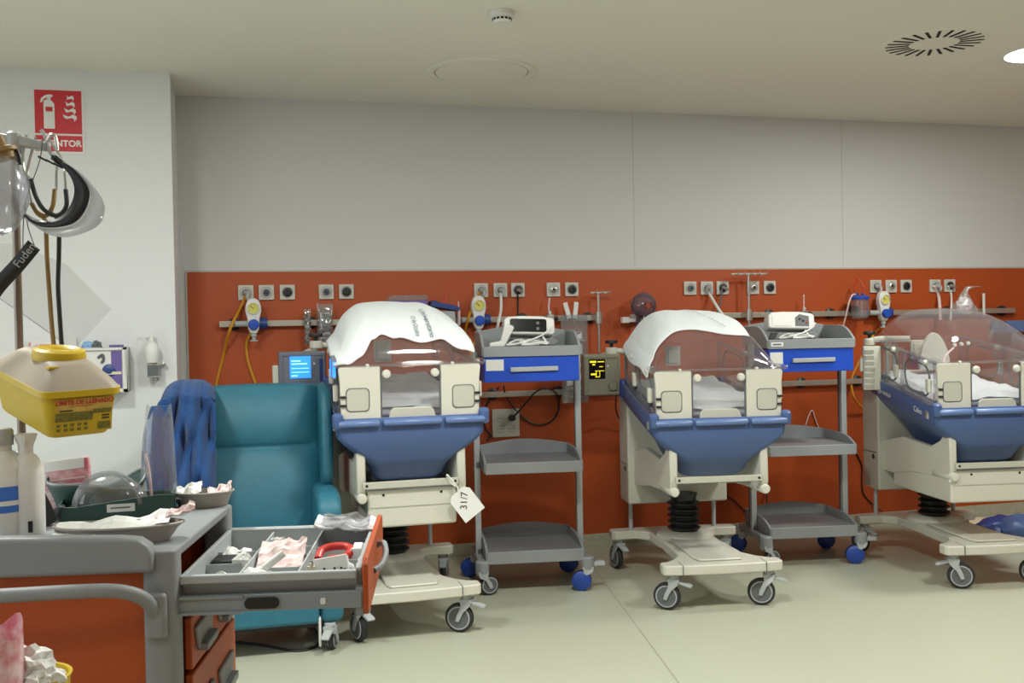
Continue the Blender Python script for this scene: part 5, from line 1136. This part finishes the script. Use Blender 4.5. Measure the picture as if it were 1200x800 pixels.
lid = MB().ring_loft([sring(-.004, HT + .002, .026), sring(.006, HT + .016, .026), [SQ(u, v, HT + .042) for u, v in rrect(.030, WA - .030, .035, WB - .045, .03, 5)], [SQ(u, v, HT + .047) for u, v in rrect(.036, WA - .036, .045, WB - .055, .03, 5)]]).build('lid', M['lidgrey'], e, smooth=True)
upn = (SQ(0, 0, 1) - SQ(0, 0, 0)).normalized(); upn = (ax.cross(bx2 + Vector((0, 0, .17)))).normalized()
MB().lathe(SQ(WA * .5, WB * .40, HT + .040), [(.050, 0), (.052, .008), (.049, .020), (.040, .024), (.030, .020), (.026, .016), (0, .016)], upn, 40).build('cap', M['yplast'], e, smooth=True)
MB().box(-.010, .010, -.05, .0, .0, .006, Matrix.Translation(SQ(WA * .5, WB * .16, HT + .034)) @ Matrix.Rotation(TH * -1 + rad(-45), 4, 'Z')).build('cap_tab', M['yplast'], e, bevel=.002)
def onface(u, v, lf=.0012):
    z = (HT - .014) * (1 - v) + .006 * v; t = (HT - .012 - z) / (HT - .02)
    return SQ(.012 + (WA - .024) * u, .001 + .011 * max(0, t), z) - bx2 * lf
def facerect(u0, u1, v0, v1, m, name, par, lf=.0015):
    return MB().add([onface(u0, v0, lf), onface(u1, v0, lf), onface(u1, v1, lf), onface(u0, v1, lf)], [(0, 1, 2, 3)]).build(name, m, par)
lm = mat('label_sand', '#c8a850', .6, var=.12, scale=60); lg = mat('label_green', '#706a24', .6, var=.3, scale=200)
lab_ = facerect(.06, .97, .02, .97, M['yplast'], 'label', body)
facerect(.10, .96, .02, .38, lm, 'label_field', lab_, .0024); facerect(.08, .66, .40, .64, lg, 'label_block', lab_, .0024); facerect(.66, .95, .34, .46, lg, 'label_block', lab_, .0027)
rr3 = random.Random(9)
for k in range(10):
    u = .10 + .105 * (k % 5) + .01 * rr3.random(); v = .70 + .13 * (k // 5); facerect(u, u + .06, v, v + .08, lg, 'pictogram', lab_, .0026)
facerect(.80, .92, .52, .56, M['dark'], 'printed_line', lab_, .0026); facerect(.80, .92, .60, .64, M['dark'], 'printed_line', lab_, .0026); facerect(.74, .94, .72, .92, lg, 'pictogram', lab_, .0026)
facerect(.14, .34, .32, .355, M['dark'], 'printed_line', lab_, .003); facerect(.30, .66, .22, .235, M['redp'], 'printed_line', lab_, .003)
xr_ = (onface(1, .1) - onface(0, .1)).normalized(); zr_ = (onface(.5, 0) - onface(.5, 1)).normalized(); nr_ = xr_.cross(zr_)
tmx = Matrix((xr_, zr_, nr_)).transposed().to_4x4(); tmx.translation = onface(.53, .12, .0034)
text('LIMITE DE LLENADO', .0125, M['redp'], lab_, tmx, bold=.0002)
pl_ = Vector((p0.x - .004, PY, Cc.z - .03)) - o0
MB().tube([pl_, SQ(WA * .6, WB, .06)], .007, 8, 1).box(pl_.x - .014, pl_.x + .014, pl_.y - .014, pl_.y + .014, pl_.z - .02, pl_.z + .02).build('bracket', M['steel'], e)
# ------------------------------------------------------------------ left wall: sign, dispensers
FYs = FY - .002
a = P(40, 105, FYs); b_ = P(97, 178, FYs); w = (b_.x - a.x); h = a.z - b_.z; cx = (a.x + b_.x) / 2; cz = (a.z + b_.z) / 2
e = empty('extinguisher_sign', (cx, FY, cz)); tag(e, 'red and white fire extinguisher sign reading EXTINTOR on the white wall', 'sign')
pl = MB().box(-w / 2 - .012, w / 2 + .012, -.004, 0, -h / 2 - .012, h / 2 + .012).build('plate', M['white'], e)
MB().box(-w / 2, w / 2, -.006, -.0035, -h / 2 + .088, h / 2).box(-w / 2, w / 2, -.006, -.0035, -h / 2, -h / 2 + .078).build('red_field', M['red'], pl)
g = MB(); Yg = (-.0075, -.0058)
g.prism([(-.072, .105), (-.068, .118), (-.055, .122), (-.045, .122), (-.033, .116), (-.022, .100), (-.022, -.022), (-.072, -.022)], 'y', *Yg)
g.prism([(-.056, .120), (-.038, .120), (-.038, .134), (-.028, .138), (-.030, .146), (-.048, .148), (-.066, .142), (-.082, .128), (-.088, .108), (-.078, .108), (-.070, .124), (-.056, .134)], 'y', *Yg)
g.xf(lambda v: Vector((v.x * 1.0 + .005, v.y, v.z * 1.0 - .018)))
g.build('extinguisher_pictogram', M['white'], pl)
MB().box(-.058, -.026, -.0085, -.0074, .045, .068).build('pictogram_band', M['red'], pl)
g = MB()
for k in range(4):
    z = .004 + .032 * k; s_ = 1 - .12 * k
    g.prism([(.022 + .006 * k, z + .030), (.026 + .006 * k, z + .014), (.038, z + .006), (.060, z + .012), (.072, z + .006), (.074 - .003 * k, z - .006), (.086 - .004 * k, z + .008), (.084 - .004 * k, z + .022), (.066, z + .028), (.048, z + .018), (.034 + .004 * k, z + .022)], 'y', *Yg)
g.build('flame_pictogram', M['white'], pl)
text('EXTINTOR', .043, M['white'], pl, mloc(0, -.0072, -h / 2 + .038), 'lettering', ext=.0006, bold=.0014)
# soap bottle in wire holder
p = P(178, 410, FY - .06); e = empty('soap_bottle', (p.x, FY - .055, P(181, 425, FY - .055).z)); tag(e, 'white pump soap bottle in a wall holder on the white wall', 'soap bottle')
MB().lathe((0, 0, 0), [(0, 0), (.030, .001), (.034, .010), (.036, .05), (.034, .08), (.022, .098), (.013, .105), (.013, .112)], n=28).build('bottle', M['white'], e, smooth=True)
MB().lathe((0, 0, .112), [(.015, 0), (.015, .018), (.008, .022), (.005, .040)], n=18).box(-.038, .010, -.006, .006, .146, .156).build('pump', M['white'], e, smooth=True)
p2 = P(181, 434, FY - .05); e = empty('bottle_holder', (p2.x, FY, p2.z)); tag(e, 'small metal and clear holder under the pump soap bottle', 'holder')
MB().box(-.032, .032, -.085, -.022, -.028, .028).build('cup', M['film2'], e, bevel=.004)
MB().box(-.030, .020, -.0865, -.0855, -.026, .022).build('cup_label', M['hub'], e)
MB().tube([(-.034, -.088, .030), (.034, -.088, .030), (.034, -.02, .030), (-.034, -.02, .030), (-.034, -.088, .030)], .0025, 6, 1).tube([(-.034, -.088, -.030), (.034, -.088, -.030), (.034, -.02, -.030), (-.034, -.02, -.030), (-.034, -.088, -.030)], .0025, 6, 1).box(-.01, .01, -.022, 0, -.05, .05).build('wire_frame', M['steel'], e)
MB().lathe((.045, -.03, .03), [(0, -.012), (.010, -.010), (.010, .010), (0, .012)], (0, 1, 0), 14).lathe((.01, -.03, -.045), [(0, -.012), (.010, -.010), (.010, .010), (0, .012)], (0, 1, 0), 14).build('screw_knob', M['steel'], e, smooth=True)
# glove dispenser frame
a = P(86, 408, FY - .12); b_ = P(150, 459, FY - .12); e = empty('glove_dispenser', (b_.x, FY, a.z)); w = b_.x - a.x; h = a.z - b_.z
tag(e, 'white framed glove dispenser with purple glove box on the white wall', 'glove dispenser')
f = MB(); t = .022
f.box(-w, 0, -.13, -.12, -t * .6, 0).box(-w, 0, -.13, -.12, -h, -h + t * .8).box(-t, 0, -.13, -.12, -h, 0).box(-w, -w + t, -.13, -.12, -h, 0)
f.box(-.006, 0, -.12, 0, -h, 0).box(-w, 0, -.12, 0, -h, -h + .006).box(-w, 0, -.006, 0, -h, 0)
f.build('frame', M['white'], e, bevel=.002)
bx_ = MB().box(-w + .03, -.024, -.118, -.02, -h + .012, -.014).build('glove_carton', M['white'], e)
MB().box(-.075, -.026, -.1195, -.118, -h + .02, -.018).build('purple_panel', M['purple'], bx_)
MB().lathe((-.085, -.118, -h * .52), [(0, -.004), (.030, -.003), (.034, 0)], (0, 1, 0), 28).build('opening', M['darkblue'], bx_, smooth=True)
MB().tube([(-.135, -.121, -.05), (-.115, -.121, -.035), (-.11, -.121, -.06), (-.12, -.121, -.075)], .007, 6, 3).build('hand_print', M['hub'], bx_, smooth=True)
MB().box(-.095, -.028, -.1215, -.1195, -h * .60, -h * .54).build('tan_stripe', M['cream3'], bx_)
for k, (dx, m_, rx, lab) in enumerate(((-.185, 'skyb', .032, 'pale blue glove poking up from the glove dispenser'), (-.15, 'hub', .024, 'dark glove cuff poking up beside the pale blue glove'))):
    tag(MB().blob((b_.x + dx, FY - .06, a.z + .008), rx, .03, .026, .4, 3, 50 + k, 5).build('glove', M[m_], smooth=True), lab, 'glove')
tag(MB().box(b_.x - .085, b_.x - .025, FY - .10, FY - .02, a.z + .000, a.z + .012).build('purple_card', M['purple']), 'purple flat carton lying on top of the glove dispenser', 'carton')
a = P(33, 400, FY - .04); e = empty('paper_notice', (a.x, FY - .01, a.z - .05)); tag(e, 'white paper notice with pink print behind the pole on the white wall', 'notice')
MB().box(0, .22, -.02, 0, -.10, .06).build('sheet', M['paper'], e)
MB().box(.0, .010, -.022, -.02, .0, .045).box(.03, .13, -.022, -.02, .028, .034).box(.03, .10, -.022, -.02, .008, .013).build('print', M['pink'], e)
# ------------------------------------------------------------------ waste at the bottom left corner
def W(x, y, Y): return P(x, y, Y)
WYb = 1.72
c = P(-22, 790, WYb); e = empty('waste_bag', (c.x, WYb, 0)); tag(e, 'white waste bag with pink edge at the bottom left corner', 'waste bag')
rings = []
ztop = P(0, 735, WYb).z
for k in range(9):
    t = k / 8; rings.append([Vector((.060 * (1 + .15 * noise.noise(Vector((q, t * 4, 2)))) * math.cos(q), .05 * math.sin(q), t * (ztop - .0) + (.015 * math.sin(q * 3) if k == 8 else 0))) for q in [2 * math.pi * i / 26 for i in range(26)]])
MB().ring_loft(rings[:8], cap=False).ring_loft([rings[0], [Vector((0, 0, .001))] * 26], cap=False).build('bag', M['paper'], e)
MB().ring_loft(rings[6:], cap=False).build('bag_edge', M['pink'], e)
bc = P(28, 800, WYb + .05)
e = empty('waste_bin', (bc.x, WYb + .05, 0)); zb = P(28, 792, WYb + .05).z
tag(e, 'yellow waste bin full of crumpled paper at the bottom left', 'waste bin')
MB().lathe((0, 0, 0), [(.0, .001), (.055, .001), (.068, zb - .01), (.072, zb), (.066, zb), (.06, zb - .03), (.0, zb - .04)], n=36).build('bin', M['yplast'], e, smooth=True)
for k, (dx, dz, r_) in enumerate(((-.018, .012, .026), (.012, .030, .030), (.040, .010, .022), (-.04, .0, .02), (.02, .0, .022))):
    tag(MB().blob((bc.x + dx, WYb + .04 - .01 * k, zb + dz - .01), r_, r_ * .9, r_, .7, 3, 60 + k, 5).build('crumpled_paper', M['paper']), ['crumpled paper ball in the yellow bin, left of centre', 'topmost and largest crumpled paper in the yellow bin', 'crumpled paper at the right edge of the yellow bin', 'crumpled paper at the left edge of the yellow bin', 'crumpled paper low in the middle of the yellow bin'][k], 'crumpled paper', 'crumpled paper in the yellow bin')

# ------------------------------------------------------------------ world and view
w = bpy.data.worlds.new('world'); sc.world = w; w.use_nodes = True
sc.cycles.transparent_max_bounces = 32
w.node_tree.nodes['Background'].inputs[0].default_value = (.5, .5, .5, 1); w.node_tree.nodes['Background'].inputs[1].default_value = .0
sc.view_settings.view_transform = 'Standard'; sc.view_settings.look = 'None'; sc.view_settings.gamma = 1; sc.view_settings.exposure = .06
sc.view_settings.use_curve_mapping = False
